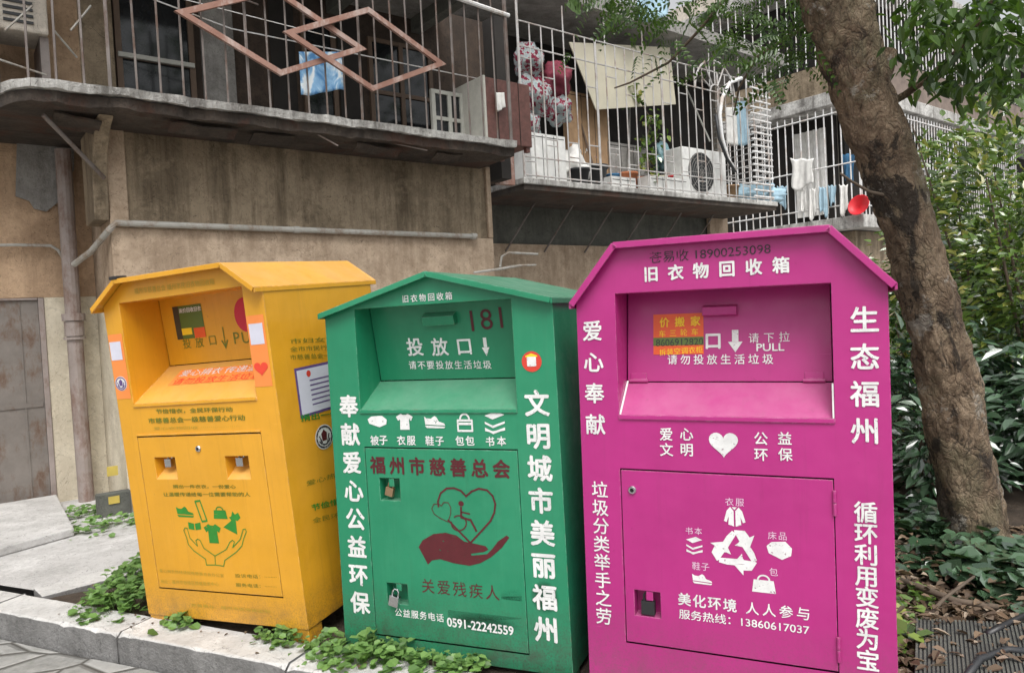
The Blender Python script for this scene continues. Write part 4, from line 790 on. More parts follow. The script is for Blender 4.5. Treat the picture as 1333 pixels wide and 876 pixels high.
 ('T', 'Y', 'S', '市妇女儿童', 'olive', 'side_lettering', 0.1252, 1.2484, 0.5373, 1.2192, 0.0228, 0.0),
 ('T', 'Y', 'S', '全市市民行动慈善', 'olive', 'side_lettering', 0.1184, 1.2138, 0.5291, 1.1806, 0.0228, 0.0),
 ('T', 'Y', 'S', '市慈善总会一级爱心', 'olive', 'side_lettering', 0.1116, 1.1793, 0.5209, 1.1422, 0.0227, 0.0),
 ('T', 'Y', 'S', '捐出一份爱', 'green', 'side_lettering', 0.1252, 0.9058, 0.4628, 0.8696, 0.0311, 0.02),
 ('T', 'Y', 'S', '爱心热线', 'olive', 'side_lettering', 0.1077, 0.6161, 0.3829, 0.5917, 0.0238, 0.0),
 ('T', 'Y', 'S', '节俭惜衣', 'green', 'side_lettering', 0.1197, 0.5029, 0.3759, 0.4638, 0.0305, 0.02),
 ('T', 'Y', 'S', '全民环保', 'olive', 'side_lettering', 0.1169, 0.446, 0.3623, 0.4, 0.0237, 0.0),
]

_fc = {}
def glyphs(txt, off):
    key = (txt, off)
    if key not in _fc:
        c = bpy.data.curves.new('glyphs', 'FONT'); c.body = txt; c.size = 1; c.resolution_u = 3
        o = bpy.data.objects.new('glyphs', c); COL.objects.link(o)
        dg = bpy.context.evaluated_depsgraph_get(); me = bpy.data.meshes.new_from_object(o.evaluated_get(dg))
        vs = [(v.co.x, v.co.y) for v in me.vertices]; fs = [tuple(p.vertices) for p in me.polygons]
        bpy.data.objects.remove(o); bpy.data.curves.remove(c); bpy.data.meshes.remove(me)
        if off > 0:
            n0 = len(vs); v0, f0_ = list(vs), list(fs); vs, fs = [], []
            for i, (dx, dy) in enumerate(((0, 0), (off, off * .4), (-off, -off * .4), (off * .4, -off), (-off * .4, off))):
                vs += [(x + dx, y + dy, i * .00014) for x, y in v0]; fs += [tuple(q + i * n0 for q in f) for f in f0_]
        else: vs = [(x, y, 0) for x, y in vs]
        _fc[key] = (vs, fs)
    return _fc[key]
def rr(w, h, r=.3, n=5): # rounded rectangle outline
    r = r * min(w, h); out = []
    for cx, cy, a0 in ((w / 2 - r, h / 2 - r, 0), (-w / 2 + r, h / 2 - r, 90), (-w / 2 + r, -h / 2 + r, 180), (w / 2 - r, -h / 2 + r, 270)):
        for k in range(n + 1):
            a = R(a0 + 90 * k / n); out.append((cx + r * math.cos(a), cy + r * math.sin(a)))
    return out
def circ(r, cx=0, cy=0, n=24, sx=1, sy=1): return [(cx + r * sx * math.cos(2 * math.pi * k / n), cy + r * sy * math.sin(2 * math.pi * k / n)) for k in range(n)]
def ring(r0, r1, cx=0, cy=0, a0=0, a1=360, n=24):
    q = []
    for k in range(n):
        a, b = R(a0 + (a1 - a0) * k / n), R(a0 + (a1 - a0) * (k + 1) / n)
        q.append([(cx + r0 * math.cos(a), cy + r0 * math.sin(a)), (cx + r1 * math.cos(a), cy + r1 * math.sin(a)), (cx + r1 * math.cos(b), cy + r1 * math.sin(b)), (cx + r0 * math.cos(b), cy + r0 * math.sin(b))])
    return q
def stroke(pts, w):
    q = []
    for i in range(len(pts) - 1):
        a, b = Vector(pts[i]), Vector(pts[i + 1]); d = (b - a)
        if d.length < 1e-6: continue
        d.normalize(); n = Vector((-d.y, d.x)) * w / 2; e = d * w * .3
        q.append([tuple(a - n - e), tuple(a + n - e), tuple(b + n + e), tuple(b - n + e)][::1])
    return q
HEART = [(.5 * (16 * math.sin(t) ** 3) / 16, (13 * math.cos(t) - 5 * math.cos(2 * t) - 2 * math.cos(3 * t) - math.cos(4 * t)) / 29 + .085) for t in [2 * math.pi * k / 36 for k in range(36)]]
# unit icons: lists of polygons in a box of -.5...5 both ways
def icon(k):
    if k == 'heart': return [HEART]
    if k == 'disc': return [circ(.5)]
    if k == 'arrow': return [[(-.22, .5), (.22, .5), (.22, -.02), (-.22, -.02)], [(-.5, -.03), (.5, -.03), (0, -.5)]]
    if k == 'thinarrow': return [[(-.07, .5), (.07, .5), (.07, -.4), (-.07, -.4)], [(-.5, -.12), (-.36, -.08), (.06, -.42), (0, -.5)], [(.5, -.12), (.36, -.08), (-.06, -.42), (0, -.5)]]
    if k == 'jacket': return [[(-.2, .5), (-.04, .3), (-.04, -.5), (-.3, -.42), (-.27, .0), (-.38, -.3), (-.5, -.24), (-.36, .3)], [(.2, .5), (.04, .3), (.04, -.5), (.3, -.42), (.27, .0), (.38, -.3), (.5, -.24), (.36, .3)], [(-.12, .5), (.12, .5), (0, .36)]]
    if k in ('shirt', 'coat'): return [[(-.2, .5), (-.1, .42), (.1, .42), (.2, .5), (.5, .3), (.38, .05), (.26, .14), (.28, -.5), (-.28, -.5), (-.26, .14), (-.38, .05), (-.5, .3)]]
    if k == 'books' : return [[(-.5, .3 - .28 * i), (-.1, .12 - .28 * i), (.5, .32 - .28 * i), (.5, .22 - .28 * i), (-.1, .0 - .28 * i), (-.5, .2 - .28 * i)] for i in range(1, 3)] + [[(-.5, .3), (-.1, .12), (.5, .34), (.1, .5)], [(-.5, -.42), (-.1, -.5), (.5, -.38), (.5, -.3), (-.1, -.42), (-.5, -.34)]]
    if k == 'mattress': return [[(-.5, .18), (-.3, .42), (.25, .5), (.5, .15), (.46, -.25), (.1, -.5), (-.42, -.2)]]
    if k in ('shoe', 'sneaker'): return [[(-.5, .45), (-.36, .3), (-.18, .28), (0, .5), (.1, .4), (.2, .05), (.45, -.1), (.5, -.28), (-.46, -.2)], [(-.48, -.28), (.5, -.36), (.44, -.5), (-.4, -.48)]]
    if k == 'bag': return [[(-.42, .12), (.42, .12), (.5, -.5), (-.5, -.5)]] + ring(.2, .28, 0, .12, 0, 180, 10)
    if k == 'handbag': return stroke([(-.42, -.42), (-.42, .08), (.42, .08), (.42, -.42), (-.42, -.42)], .1) + ring(.22, .32, 0, .12, 0, 180, 10) + [[(-.42, -.02), (.42, -.02), (.42, -.14), (-.42, -.14)]]
    if k == 'openbook': return [[(-.5, .4), (-.04, .25), (-.04, -.45), (-.5, -.35)], [(.5, .4), (.04, .25), (.04, -.45), (.5, -.35)]]
    if k == 'box': return stroke([(-.35, .46), (.05, .5), (.4, -.46), (0, -.5), (-.35, .46)], .09)
    if k == 'dress': return [[(.0, .28), (.1, .5), (.22, .36), (.4, .45), (.5, .22), (.3, .08), (.22, .12), (.2, -.5), (-.5, -.2), (-.02, .1), (-.12, .24)]]
    if k == 'recycle':
        out = []
        for i in range(3):
            a = R(-120 * i); ca, sa = math.cos(a), math.sin(a)
            for pl in ([(-.33, .04), (-.17, .32), (-.06, .44), (.02, .38), (-.14, .1), (-.20, -.03)], [(-.02, .46), (.18, .46), (.27, .33), (.36, .38), (.26, .1), (-.02, .14), (.08, .22), (-.02, .42)]):
                out.append([(x * ca - (y - .02) * sa, x * sa + (y - .02) * ca) for x, y in pl])
        return out
    if k == 'emblem': return ring(.42, .5) + ring(.30, .37, 0, 0, 200, 340, 10) + [[(-.34, .1), (-.26, .1), (-.1, -.3), (-.16, -.34)], [(.34, .1), (.26, .1), (.1, -.3), (.16, -.34)]]
    return [circ(.5)]
def tris(poly): # ear clipping through bmesh, so that concave outlines fill
    from mathutils.geometry import tessellate_polygon
    return tessellate_polygon([[Vector((x, y, 0)) for x, y in poly]])

def roofz(b, u):
    pr = b['roof']
    for (u0, z0), (u1, z1) in zip(pr, pr[1:]):
        if u0 <= u <= u1: return z0 + (z1 - z0) * (u - u0) / (u1 - u0)
    return pr[0][1] if u < pr[0][0] else pr[-1][1]
def plate(mb, u0, u1, z0, z1, holes, d): # front sheet with rectangular holes
    us = sorted({u0, u1, *[h[0] for h in holes], *[h[2] for h in holes]}); zs = sorted({z0, z1, *[h[1] for h in holes], *[h[3] for h in holes]})
    for a, c in zip(us, us[1:]):
        for e, f in zip(zs, zs[1:]):
            um, zm = (a + c) / 2, (e + f) / 2
            if any(h[0] < um < h[2] and h[1] < zm < h[3] for h in holes): continue
            mb.quad((a, d, e), (c, d, e), (c, d, f), (a, d, f))
def pocket(mb, h, d, dep, slope=0): # five inner faces of a recess
    a, e, c, f = h
    mb.quad((a, d, e), (c, d, e), (c, d + dep, e + slope), (a, d + dep, e + slope)); mb.quad((a, d, f), (a, d + dep, f), (c, d + dep, f), (c, d, f))
    mb.quad((a, d, e), (a, d + dep, e + slope), (a, d + dep, f), (a, d, f)); mb.quad((c, d, e), (c, d, f), (c, d + dep, f), (c, d + dep, e + slope))
    mb.quad((a, d + dep, e + slope), (c, d + dep, e + slope), (c, d + dep, f), (a, d + dep, f))
BINOBJ = {}
for key in 'YGP':
    b = BINS[key]; U, D_, N = [Vector(x) for x in b['ax']]
    mw = Matrix((U, D_, N)).transposed().to_4x4(); mw.translation = Vector(b['o'])
    root = thing('clothes_recycling_bin', b['label'], 'recycling bin', group='clothes recycling bins on the planting bed', mat=mw)
    P = M[b['paint']]; w = b['W'] / 2; wb = b['Wb'] / 2; dp = b['D']; oL, oR, oB, oT = b['op']; dL, dR, dB, dT = b['dr']
    (f0, fz0), (f1, fz1) = b['flap']; tk = .012
    mb = MB()
    rz = lambda u: roofz(b, u) - .004
    us = sorted({-w, w, oL, oR, dL, dR, *[p[0] for p in b['roof'] if -w < p[0] < w]})
    for a, c in zip(us, us[1:]):
        um = (a + c) / 2; cuts = []
        if dL < um < dR: cuts.append((dB - .003, dT + .003))
        if oL < um < oR: cuts.append((oB, oT))
        z = 0; segs = []
        for lo, hi in cuts: segs.append((z, lo)); z = hi
        for lo, hi in segs: mb.quad((a, 0, lo), (c, 0, lo), (c, 0, hi), (a, 0, hi))
        mb.quad((a, 0, z), (c, 0, z), (c, 0, rz(c)), (a, 0, rz(a)))
    # sides, back, underside
    for s_ in (-1, 1):
        q = [(s_ * w, 0, 0), (s_ * w, dp, 0), (s_ * w, dp, rz(s_ * w)), (s_ * w, 0, rz(s_ * w))]; mb.quad(*(q if s_ > 0 else q[::-1]))
    prof = [(-w, rz(-w))] + [(p[0], p[1] - .004) for p in b['roof'] if -w < p[0] < w] + [(w, rz(w))]
    mb.add([(w, dp, 0), (-w, dp, 0)] + [(u, dp, z) for u, z in prof], [tuple(range(len(prof) + 2))])
    mb.quad((-w, 0, 0), (-w, dp, 0), (w, dp, 0), (w, 0, 0))
    # the chute: sloping ledge, side cheeks, ceiling
    mb.quad((oL, 0, oB), (oR, 0, oB), (oR, f0, fz0), (oL, f0, fz0))
    for u in (oL, oR):
        q = [(u, 0, oB), (u, f0, fz0), (u, f1 + .02, oT), (u, 0, oT)]; mb.quad(*(q if u == oL else q[::-1]))
    mb.quad((oL, 0, oT), (oL, f1 + .02, oT), (oR, f1 + .02, oT), (oR, 0, oT))
    # rolled lip on the ledge and door rebate
    mb.box((oL, -.006, oB - .012), (oR, .004, oB + .003))
    for q in ([(dL - .003, 0, dB), (dL - .003, .03, dB), (dL - .003, .03, dT), (dL - .003, 0, dT)],): mb.quad(*q)
    body = mb.build('body', P, root)
    # dark inside behind the door gap
    mb = MB(); mb.quad((dL - .02, .075, dB - .02), (dR + .02, .075, dB - .02), (dR + .02, .075, dT + .02), (dL - .02, .075, dT + .02)); mb.build('door_backing', M['black_hole'], root)
    # roof: folded sheet with a lip
    ro = b['ro']; pr = b['roof']; mb = MB(); y0, y1 = -ro, dp + ro; th = .006; lip = .021
    top = [(u, z + th) for u, z in pr]
    n = len(pr)
    vs = [(u, y0, z) for u, z in pr] + [(u, y0, z + th) for u, z in pr] + [(u, y1, z) for u, z in pr] + [(u, y1, z + th) for u, z in pr]
    fs = []
    for i in range(n - 1): fs += [(i, i + 1, n + i + 1, n + i), (2 * n + i + 1, 2 * n + i, 3 * n + i, 3 * n + i + 1), (n + i, n + i + 1, 3 * n + i + 1, 3 * n + i), (i + 1, i, 2 * n + i, 2 * n + i + 1)]
    fs += [(0, n, 3 * n, 2 * n), (n, 0, 2 * n, 3 * n)[::-1], (n - 1, 2 * n + n - 1, 3 * n + n - 1, 2 * n - 1)]
    mb.add(vs, fs)
    for yy in (y0 - .004, y1 - .004): # folded fascia strips front and back
        for (u0, z0), (u1, z1) in zip(pr, pr[1:]):
            d = Vector((u1 - u0, 0, z1 - z0)).normalized(); nn = Vector((-d.z, 0, d.x))
            a, c = Vector((u0, yy, z0)), Vector((u1, yy, z1)); up = nn * (th + .001); dn = -nn * (lip - th)
            mb.hexa([a + dn, c + dn, c + dn + Vector((0, .008, 0)), a + dn + Vector((0, .008, 0)), a + up, c + up, c + up + Vector((0, .008, 0)), a + up + Vector((0, .008, 0))])
    for u, z, s_ in ((pr[0][0], pr[0][1], -1), (pr[-1][0], pr[-1][1], 1)): mb.box((u - .004 + s_ * .002, y0, z - .016), (u + .004 + s_ * .002, y1, z + th - .002))
    mb.build('roof', P, root)
    if key == 'Y': MB().box((pr[1][0] - .022, y0 - .008, pr[1][1] + .004), (pr[1][0] + .03, y0 + .05, pr[1][1] + .02)).build('roof_cap', M['black_metal'], root, bevel=.004)
    # feet
    for u, y in ((-w + .05, .05), (w - .05, .05), (-w + .05, dp - .05), (w - .05, dp - .05)):
        MB().box((u - .045, y - .045, -.07 if key == 'Y' else -.04), (u + .045, y + .045, .004)).build('foot', P, root)
    # door
    holes = [p for p in b['pockets']]
    mb = MB(); plate(mb, dL + .003, dR - .003, dB + .003, dT - .003, holes, -.001)
    for q in ([(dL + .003, dB + .003), (dR - .003, dB + .003)], [(dR - .003, dB + .003), (dR - .003, dT - .003)], [(dR - .003, dT - .003), (dL + .003, dT - .003)], [(dL + .003, dT - .003), (dL + .003, dB + .003)]):
        (a, e), (c, f) = q; mb.quad((a, -.001, e), (a, .02, e), (c, .02, f), (c, -.001, f))
    for h in holes: pocket(mb, h, -.001, .05 if key != 'Y' else .06, .0 if key != 'Y' else .045)
    door = mb.build('door', P, root)
    for i, h in enumerate(holes):
        cx, cz = (h[0] + h[2]) / 2, (h[1] + h[3]) / 2; hw, hh = (h[2] - h[0]), (h[3] - h[1])
        if key == 'Y':
            mb = MB(); mb.box((cx - .02, .012, h[3] - .05), (cx + .02, .045, h[3] - .012)); mb.tube([(cx - .013, .03, h[3] - .012), (cx - .013, .03, h[3] - .002), (cx + .013, .03, h[3] - .002), (cx + .013, .03, h[3] - .012)], .005, 6)
            mb.build('padlock', M['chrome'], door, bevel=.003)
        else:
            mat = 'black_metal' if key == 'P' else ('brass' if i == 0 else 'chrome'); sc_ = {0: .95, 1: 1.15}[i] if key == 'G' else 1.25
            ang = R(0 if key == 'P' else (14 if i == 0 else 12)); c0 = Vector((cx + (0 if key == 'P' else -.006), .012 if i == 0 else -.012, cz + (.0 if i == 0 else -.012)))
            mb = MB(); rot = Matrix.Rotation(ang, 3, 'Y')
            bx = MB().box((-.019, -.009, -.032), (.019, .009, .006)); mb.add([c0 + rot @ (Vector(v) * sc_) for v in bx.v], bx.f)
            mb.tube([c0 + rot @ (Vector(v) * sc_) for v in ((-.012, 0, .004), (-.012, 0, .022), (-.006, 0, .03), (.006, 0, .03), (.012, 0, .022), (.012, 0, .004))], .0032 * sc_, 8)
            mb.build('padlock', M[mat], door, bevel=.003)
            mb = MB(); mb.box((cx - .004, .001, cz + .012), (cx + .02, .006, cz + hh * .5 - .002)); mb.build('hasp', P, door)
    if b['cyl']:
        u, z = b['cyl']; mb = MB(); mt = Matrix.Rotation(R(90), 3, 'X')
        l = MB().lathe([(.015, 0), (.015, .004), (.012, .008), (.007, .008), (.006, .002)], n=18); mb.add([Vector((u, -.001, z)) + mt @ Vector(v) for v in l.v], l.f); mb.build('lock_cylinder', M['chrome'], door, smooth=False)
        mb = MB(); l = MB().lathe([(.006, 0), (.006, .0035)], n=12); mb.add([Vector((u, -.001, z)) + mt @ Vector(v) for v in l.v], l.f); mb.build('keyhole', M['black_hole'], door)
    if key == 'P': # barrel hinges on the door's right edge
        for z in (dT - .075, dB + .075):
            mb = MB(); mb.tube([(dR, -.006, z - .04), (dR, -.006, z - .001)], .006, 8); mb.tube([(dR, -.006, z + .001), (dR, -.006, z + .04)], .006, 8); mb.build('hinge', P, door)
    if key == 'Y': MB().box((dL, -.004, dT + .004), (dR, .0, dT + .012)).build('drip_edge', P, door)
    # flap at the back of the chute
    e2 = Vector((0, f1 - f0, fz1 - fz0)).normalized(); nn = Vector((0, -e2.z, e2.y)); P0 = Vector((0, f0, fz0)); L = (Vector((0, f1, fz1)) - P0).length
    mb = MB(); off = nn * .0
    a = Vector((oL + .004, f0, fz0)) + e2 * .004; c = Vector((oR - .004, f0, fz0)) + e2 * .004; top = e2 * (L + .01)
    mb.hexa([a, c, c - nn * .012, a - nn * .012, a + top, c + top, c + top - nn * .012, a + top - nn * .012]); flap = mb.build('drop_flap', P, root)
    mb = MB(); q = Vector((0, f0, fz0)) - nn * .03; a = q + Vector((oL, 0, 0)) - e2 * .02; c = q + Vector((oR, 0, 0)) - e2 * .02; mb.quad(a, c, c + e2 * (L + .06), a + e2 * (L + .06)); mb.build('flap_backing', M['black_hole'], root)
    if b['handle']:
        h = b['handle']; mb = MB(); p = lambda u, s_, o_: Vector((u, 0, 0)) + P0 + e2 * s_ + nn * o_
        mb.hexa([p(h[0], h[1], .03), p(h[2], h[1], .03), p(h[2], h[1], 0), p(h[0], h[1], 0), p(h[0], h[3] - .012, .034), p(h[2], h[3] - .012, .034), p(h[2], h[3], 0), p(h[0], h[3], 0)]); mb.build('handle', P, flap)
    if key in 'P':
        for u in (oL + .045, oR - .06):
            mb = MB(); p = lambda u_, s_, o_: Vector((u_, 0, 0)) + P0 + e2 * s_ + nn * o_
            mb.tube([p(u - .035, .006, .004), p(u + .035, .006, .004)], .006, 8); mb.hexa([p(u - .03, .006, .003), p(u + .03, .006, .003), p(u + .03, .006, 0), p(u - .03, .006, 0), p(u - .03, .035, .003), p(u + .03, .035, .003), p(u + .03, .035, 0), p(u - .03, .035, 0)]); mb.build('flap_hinge', P, flap)
        mb = MB() # worn white edges of the chute
        mb.hexa([(oL + .001, .002, oB + .004), (oL + .007, .002, oB + .004), (oL + .007, f0, fz0 + .003), (oL + .001, f0, fz0 + .003), (oL + .001, .002, oB + .008), (oL + .007, .002, oB + .008), (oL + .007, f0, fz0 + .007), (oL + .001, f0, fz0 + .007)])
        mb.box((oR - .006, -.004, oB + .004), (oR - .001, -.0005, oB + .115)); mb.build('worn_edge', M['white'], body)
    BINOBJ[key] = (root, body, door, flap)
    # ---- lettering, symbols, stickers
    e3 = Vector((0, f0, fz0 - oB)).normalized(); n3 = Vector((0, -e3.z, e3.y))
    PL = {'F': (Vector((0, 0, 0)), Vector((1, 0, 0)), Vector((0, 0, 1)), Vector((0, -1, 0))), 'H': (P0, Vector((1, 0, 0)), e2, nn), 'R': (Vector((0, 0, oB)), Vector((1, 0, 0)), e3, n3), 'S': (Vector((w, 0, 0)), Vector((0, 1, 0)), Vector((0, 0, 1)), Vector((1, 0, 0)))}
    acc = {}; order = []
    def put(pl, polys, mat, name, parent, lift=.0016, key2=None, fs=None):
        o_, a_, c_, n_ = PL[pl]; kk = (parent.name, name, mat, key2, pl)
        if kk not in acc: acc[kk] = (MB(), parent, name, mat); order.append(kk)
        mb_ = acc[kk][0]; lf = lift + .0003 * len(mb_.f) / 400
        if fs is not None: mb_.add([o_ + a_ * x + c_ * y + n_ * (lift + z) for x, y, z in polys], fs); return
        for i, pg in enumerate(polys):
            mb_.add([o_ + a_ * x + c_ * y + n_ * (lift + .00012 * (i % 7)) for x, y in pg], [tuple(t) for t in tris(pg)])
    def owner(pl, a0, b0):
        if pl == 'H': return flap
        if pl in 'RS': return body
        return door if dL < a0 < dR and dB < b0 < dT else body
    cnt = 0
    for row in DECALS:
        kd, bb, pl = row[0], row[1], row[2]
        if bb != key: continue
        cnt += 1; lo = -.001 if False else 0
        if kd in 'CT':
            _, _, _, txt, mat, name, a0, b0, a1, b1, h, off = row; par = owner(pl, a0, b0); lift = .0032 if name == 'ad' else .0022
            nm = {'ad': 'advert_lettering'}.get(name, name); k2 = cnt if nm in ('slogan_lettering',) else (nm if nm.startswith('motto') else b0 if nm in ('title_lettering', 'marker_scrawl') else None)
            if kd == 'C':
                n_ = len(txt)
                for i, ch in enumerate(txt):
                    f_ = i / (n_ - 1) if n_ > 1 else 0; cx, cy = a0 + (a1 - a0) * f_, b0 + (b1 - b0) * f_
                    vs_, fs_ = glyphs(ch, off); x0, x1 = min(v[0] for v in vs_), max(v[0] for v in vs_); y0_, y1_ = min(v[1] for v in vs_), max(v[1] for v in vs_)
                    full = ord(ch) > 0x2000; s_ = h / (.98 if full else (y1_ - y0_)); ccx, ccy = ((.5, .38) if full else ((x0 + x1) / 2, (y0_ + y1_) / 2))
                    if ch == '口': ccy = (y0_ + y1_) / 2
                    put(pl, [(cx + (x - ccx) * s_, cy + (y - ccy) * s_, z) for x, y, z in vs_], mat, nm, par, lift, k2, fs_)
            else:
                vs_, fs_ = glyphs(txt, off); x0, x1 = min(v[0] for v in vs_), max(v[0] for v in vs_); y0_, y1_ = min(v[1] for v in vs_), max(v[1] for v in vs_)
                sx = (a1 - a0) / (x1 - x0); sy = h / (y1_ - y0_)
                put(pl, [(a0 + (x - x0) * sx, b0 + (b1 - b0) * (x - x0) / (x1 - x0) + (y - (y0_ + y1_) / 2) * sy, z) for x, y, z in vs_], mat, nm, par, lift, k2, fs_)
        elif kd == 'I':
            _, _, _, ic, mat, name, cx, cy, w_, h_ = row; par = owner(pl, cx, cy)
            if ic == 'smudge':
                put(pl, [[(cx - w_ / 2, cy - h_ / 2), (cx + w_ / 2, cy - h_ / 2), (cx + w_ / 2, cy + h_ / 2), (cx - w_ / 2, cy + h_ / 2)]], 'smudge', 'paint_smudge', par, .0010 + (.0014 if cx > .35 and cy < .5 else 0), cnt); continue
            if ic == 'roundsticker':
                put(pl, [[(cx + x * w_, cy + y * h_) for x, y in circ(.5)]], 'red', 'round_sticker', body, .0016); put(pl, [[(cx + x * w_, cy + y * h_) for x, y in rr(.46, .46, .1)]], 'white', 'sticker_print', body, .0028)
                put(pl, [[(cx + x * w_, cy + y * h_ + .25 * h_) for x, y in [(-.3, -.03), (.3, -.03), (.3, .03), (0, .15), (-.3, .03)]]], 'yellow', 'sticker_print', body, .0026); continue
            if ic == 'emblem':
                put(pl, [[(cx + x * w_, cy + y * h_) for x, y in circ(.5)]], 'white', 'emblem', body, .0022); put(pl, [[(cx + x * w_ * .92, cy + y * h_ * .92) for x, y in pg] for pg in icon(ic)], 'ink' if pl == 'S' else 'purple_edge', 'emblem_print', body, .0030)
                put(pl, [[(cx + x * w_, cy + .05 * h_ + y * h_) for x, y in [(-.12, -.2), (.12, -.2), (.16, .1), (.0, .26), (-.16, .1)]]], 'maroon' if pl == 'S' else 'purple_edge', 'emblem_print', body, .0030); continue
            lift = .0030 if mat == 'heartred' else .0020
            nm = 'item_symbol' if False else name
            put(pl, [[(cx + x * w_, cy + y * h_) for x, y in pg] for pg in icon(ic)], mat, nm, par, lift, None)
            if ic == 'heart' and mat == 'heartred': pass
        elif kd == 'P': put(pl, [row[3]], row[4], row[5], door, .0022, 'logo')
        elif kd == 'S': put(pl, stroke(row[3], row[6]), row[4], row[5], door, .0024, 'logo')
        elif kd == 'B':
            k_ = row[3]; x0, z1_, x1, z0_ = row[4:8]; R4 = lambda x0, z0, x1, z1: [(x0, z0), (x1, z0), (x1, z1), (x0, z1)]
            if k_ == 'ad' and key == 'P':
                put(pl, [R4(x0, z0_, x1, z1_)], 'ad_red', 'advert_sticker', flap, .0016); hz = z1_ - z0_
                put(pl, [R4(x0, z0_ + hz * .22, x1, z0_ + hz * .42)], 'ad_green', 'advert_band', flap, .0024)
            elif k_ == 'ad':
                wz, hz = x1 - x0, z1_ - z0_
                put(pl, [R4(x0, z0_, x1, z1_)], 'ad_green', 'advert_sticker', flap, .0016); put(pl, [R4(x0, z0_, x0 + wz * .2, z1_)], 'ad_dark', 'advert_band', flap, .0024)
                put(pl, [R4(x0 + wz * .2, z0_ + hz * .12, x0 + wz * .55, z0_ + hz * .32)], 'yellow', 'advert_band', flap, .0024); put(pl, [R4(x0 + wz * .62, z0_, x1, z0_ + hz * .3)], 'ad_red', 'advert_band', flap, .0024)
                vs_, fs_ = glyphs('高价回收旧衣', .02); sx = wz * .78 / 6; put(pl, [(x0 + wz * .22 + x * sx, z1_ - hz * .2 + y * sx, z) for x, y, z in vs_], 'white', 'advert_lettering', flap, .0032, None, fs_)
            elif k_ == 'rampsign':
                put(pl, [R4(x0 - .02, z0_ + .01, x1 + .1, z1_ - .004)], 'orange', 'ledge_sticker', body, .0016)
                for i_, (t_, m_, zz) in enumerate((('爱心捐衣 传递温暖', 'white', .70), ('请勿投放生活垃圾', 'heartred', .22))):
                    vs_, fs_ = glyphs(t_, 0); xm = max(v[0] for v in vs_); sx = (x1 - x0 + .06) / xm; sy = .05; put(pl, [(x0 + x * sx, z0_ + (z1_ - z0_) * zz + y * sy - .012, z) for x, y, z in vs_], m_, 'ledge_lettering', body, .0026, i_, fs_)
            elif k_ in ('stripL', 'stripR'): put(pl, [R4(x0, z0_, x1, z1_)], 'orange', 'orange_sticker', body, .0012, k_)
            elif k_ in ('sqL', 'sqR'): put(pl, [R4(x0, z0_, x1, z1_)], 'paper', 'white_label', body, .0022, k_)
            elif k_ == 'cert':
                put(pl, [R4(x0, z0_, x1, z1_)], 'purple_edge', 'certificate', body, .0014); put(pl, [R4(x0 + .012, z0_ + .012, x1 - .012, z1_ - .012)], 'paper', 'certificate', body, .0024)
                for i_ in range(6): put(pl, [R4(x0 + .09, z1_ - .07 - .022 * i_, x1 - .05 - .03 * (i_ % 3), z1_ - .064 - .022 * i_)], 'purple_edge', 'certificate', body, .003)
                put(pl, [[(x0 + .09 + x * .03, z1_ - .035 + y * .03) for x, y in circ(.5)]], 'red', 'certificate', body, .003)
    for kk in order:
        mb_, par, nm, mat = acc[kk]; mb_.build(nm, M[mat], par)

# ------------------------------------------------------------------ tree
def leafgeo(m, p, dirv, nrm, L, wd_, fold=.25, curl=.15, kind=0):
    d = dirv.normalized(); s_ = d.cross(nrm); s_ = s_.normalized() if s_.length > 1e-4 else d.orthogonal(); n = s_.cross(d)
    P_ = lambda f, w_, h: p + d * (L * f) + s_ * (wd_ * w_) + n * (wd_ * fold * abs(w_) * 1.6 - curl * L * f * f + h)
    if kind == 0: ring_ = [P_(0, 0, 0), P_(.3, .5, 0), P_(.68, .38, 0), P_(1, 0, 0), P_(.68, -.38, 0), P_(.3, -.5, 0)]
    else: ring_ = [P_(0, 0, 0), P_(.25, .55, 0), P_(.75, .5, 0), P_(1, 0, 0), P_(.75, -.5, 0), P_(.25, -.55, 0)]
    m.add(ring_, [(0, 1, 2, 3), (0, 3, 4, 5)])
def rv(z=None):
    while True:
        v = Vector((rnd.uniform(-1, 1), rnd.uniform(-1, 1), rnd.uniform(-1, 1)))
        if .01 < v.length < 1: return v.normalized()
tree = thing('street_tree', 'leaning brown street tree behind the pink bin', 'tree', ground(1275, 703, .1))
prof = [(1275, 722, 118), (1270, 695, 84), (1258, 620, 84), (1241, 540, 82), (1222, 450, 76), (1197, 360, 76), (1176, 285, 77), (1152, 210, 78), (1128, 140, 80), (1108, 80, 82), (1092, 20, 90), (1080, -40, 100), (1066, -120, 100)]
TZ = 4.15; pts = [at(x, y, TZ - .02 * i) for i, (x, y, w_) in enumerate(prof)]; rad = [w_ * .43 / F_PX * (TZ) for _, _, w_ in prof]
m = HB(); NS = 72; fine = []
for i in range(len(pts) - 1):
    for k in range(18): f = k / 18; fine.append((pts[i].lerp(pts[i + 1], f), rad[i] + (rad[i + 1] - rad[i]) * f))
fine.append((pts[-1], rad[-1])); vs_ = []
for p, r in fine:
    for k in range(NS):
        a = 2 * math.pi * k / NS; dr = Vector((math.cos(a), math.sin(a), .12)); q = p + dr * r; s_ = Vector((q.x, q.y, q.z * .5))
        rr2 = r * (1 + .12 * noise.noise(s_ * 2.3) + .12 * noise.noise(s_ * 7) + .09 * noise.noise(s_ * 19)) + .014 * noise.noise(Vector((q.x * 40, q.y * 40, q.z * 16))); vs_.append(p + dr * rr2)
m.add(vs_, [(i * NS + k, i * NS + (k + 1) % NS, (i + 1) * NS + (k + 1) % NS, (i + 1) * NS + k) for i in range(len(fine) - 1) for k in range(NS)])
m.build('trunk', M['bark'], tree, smooth=True)
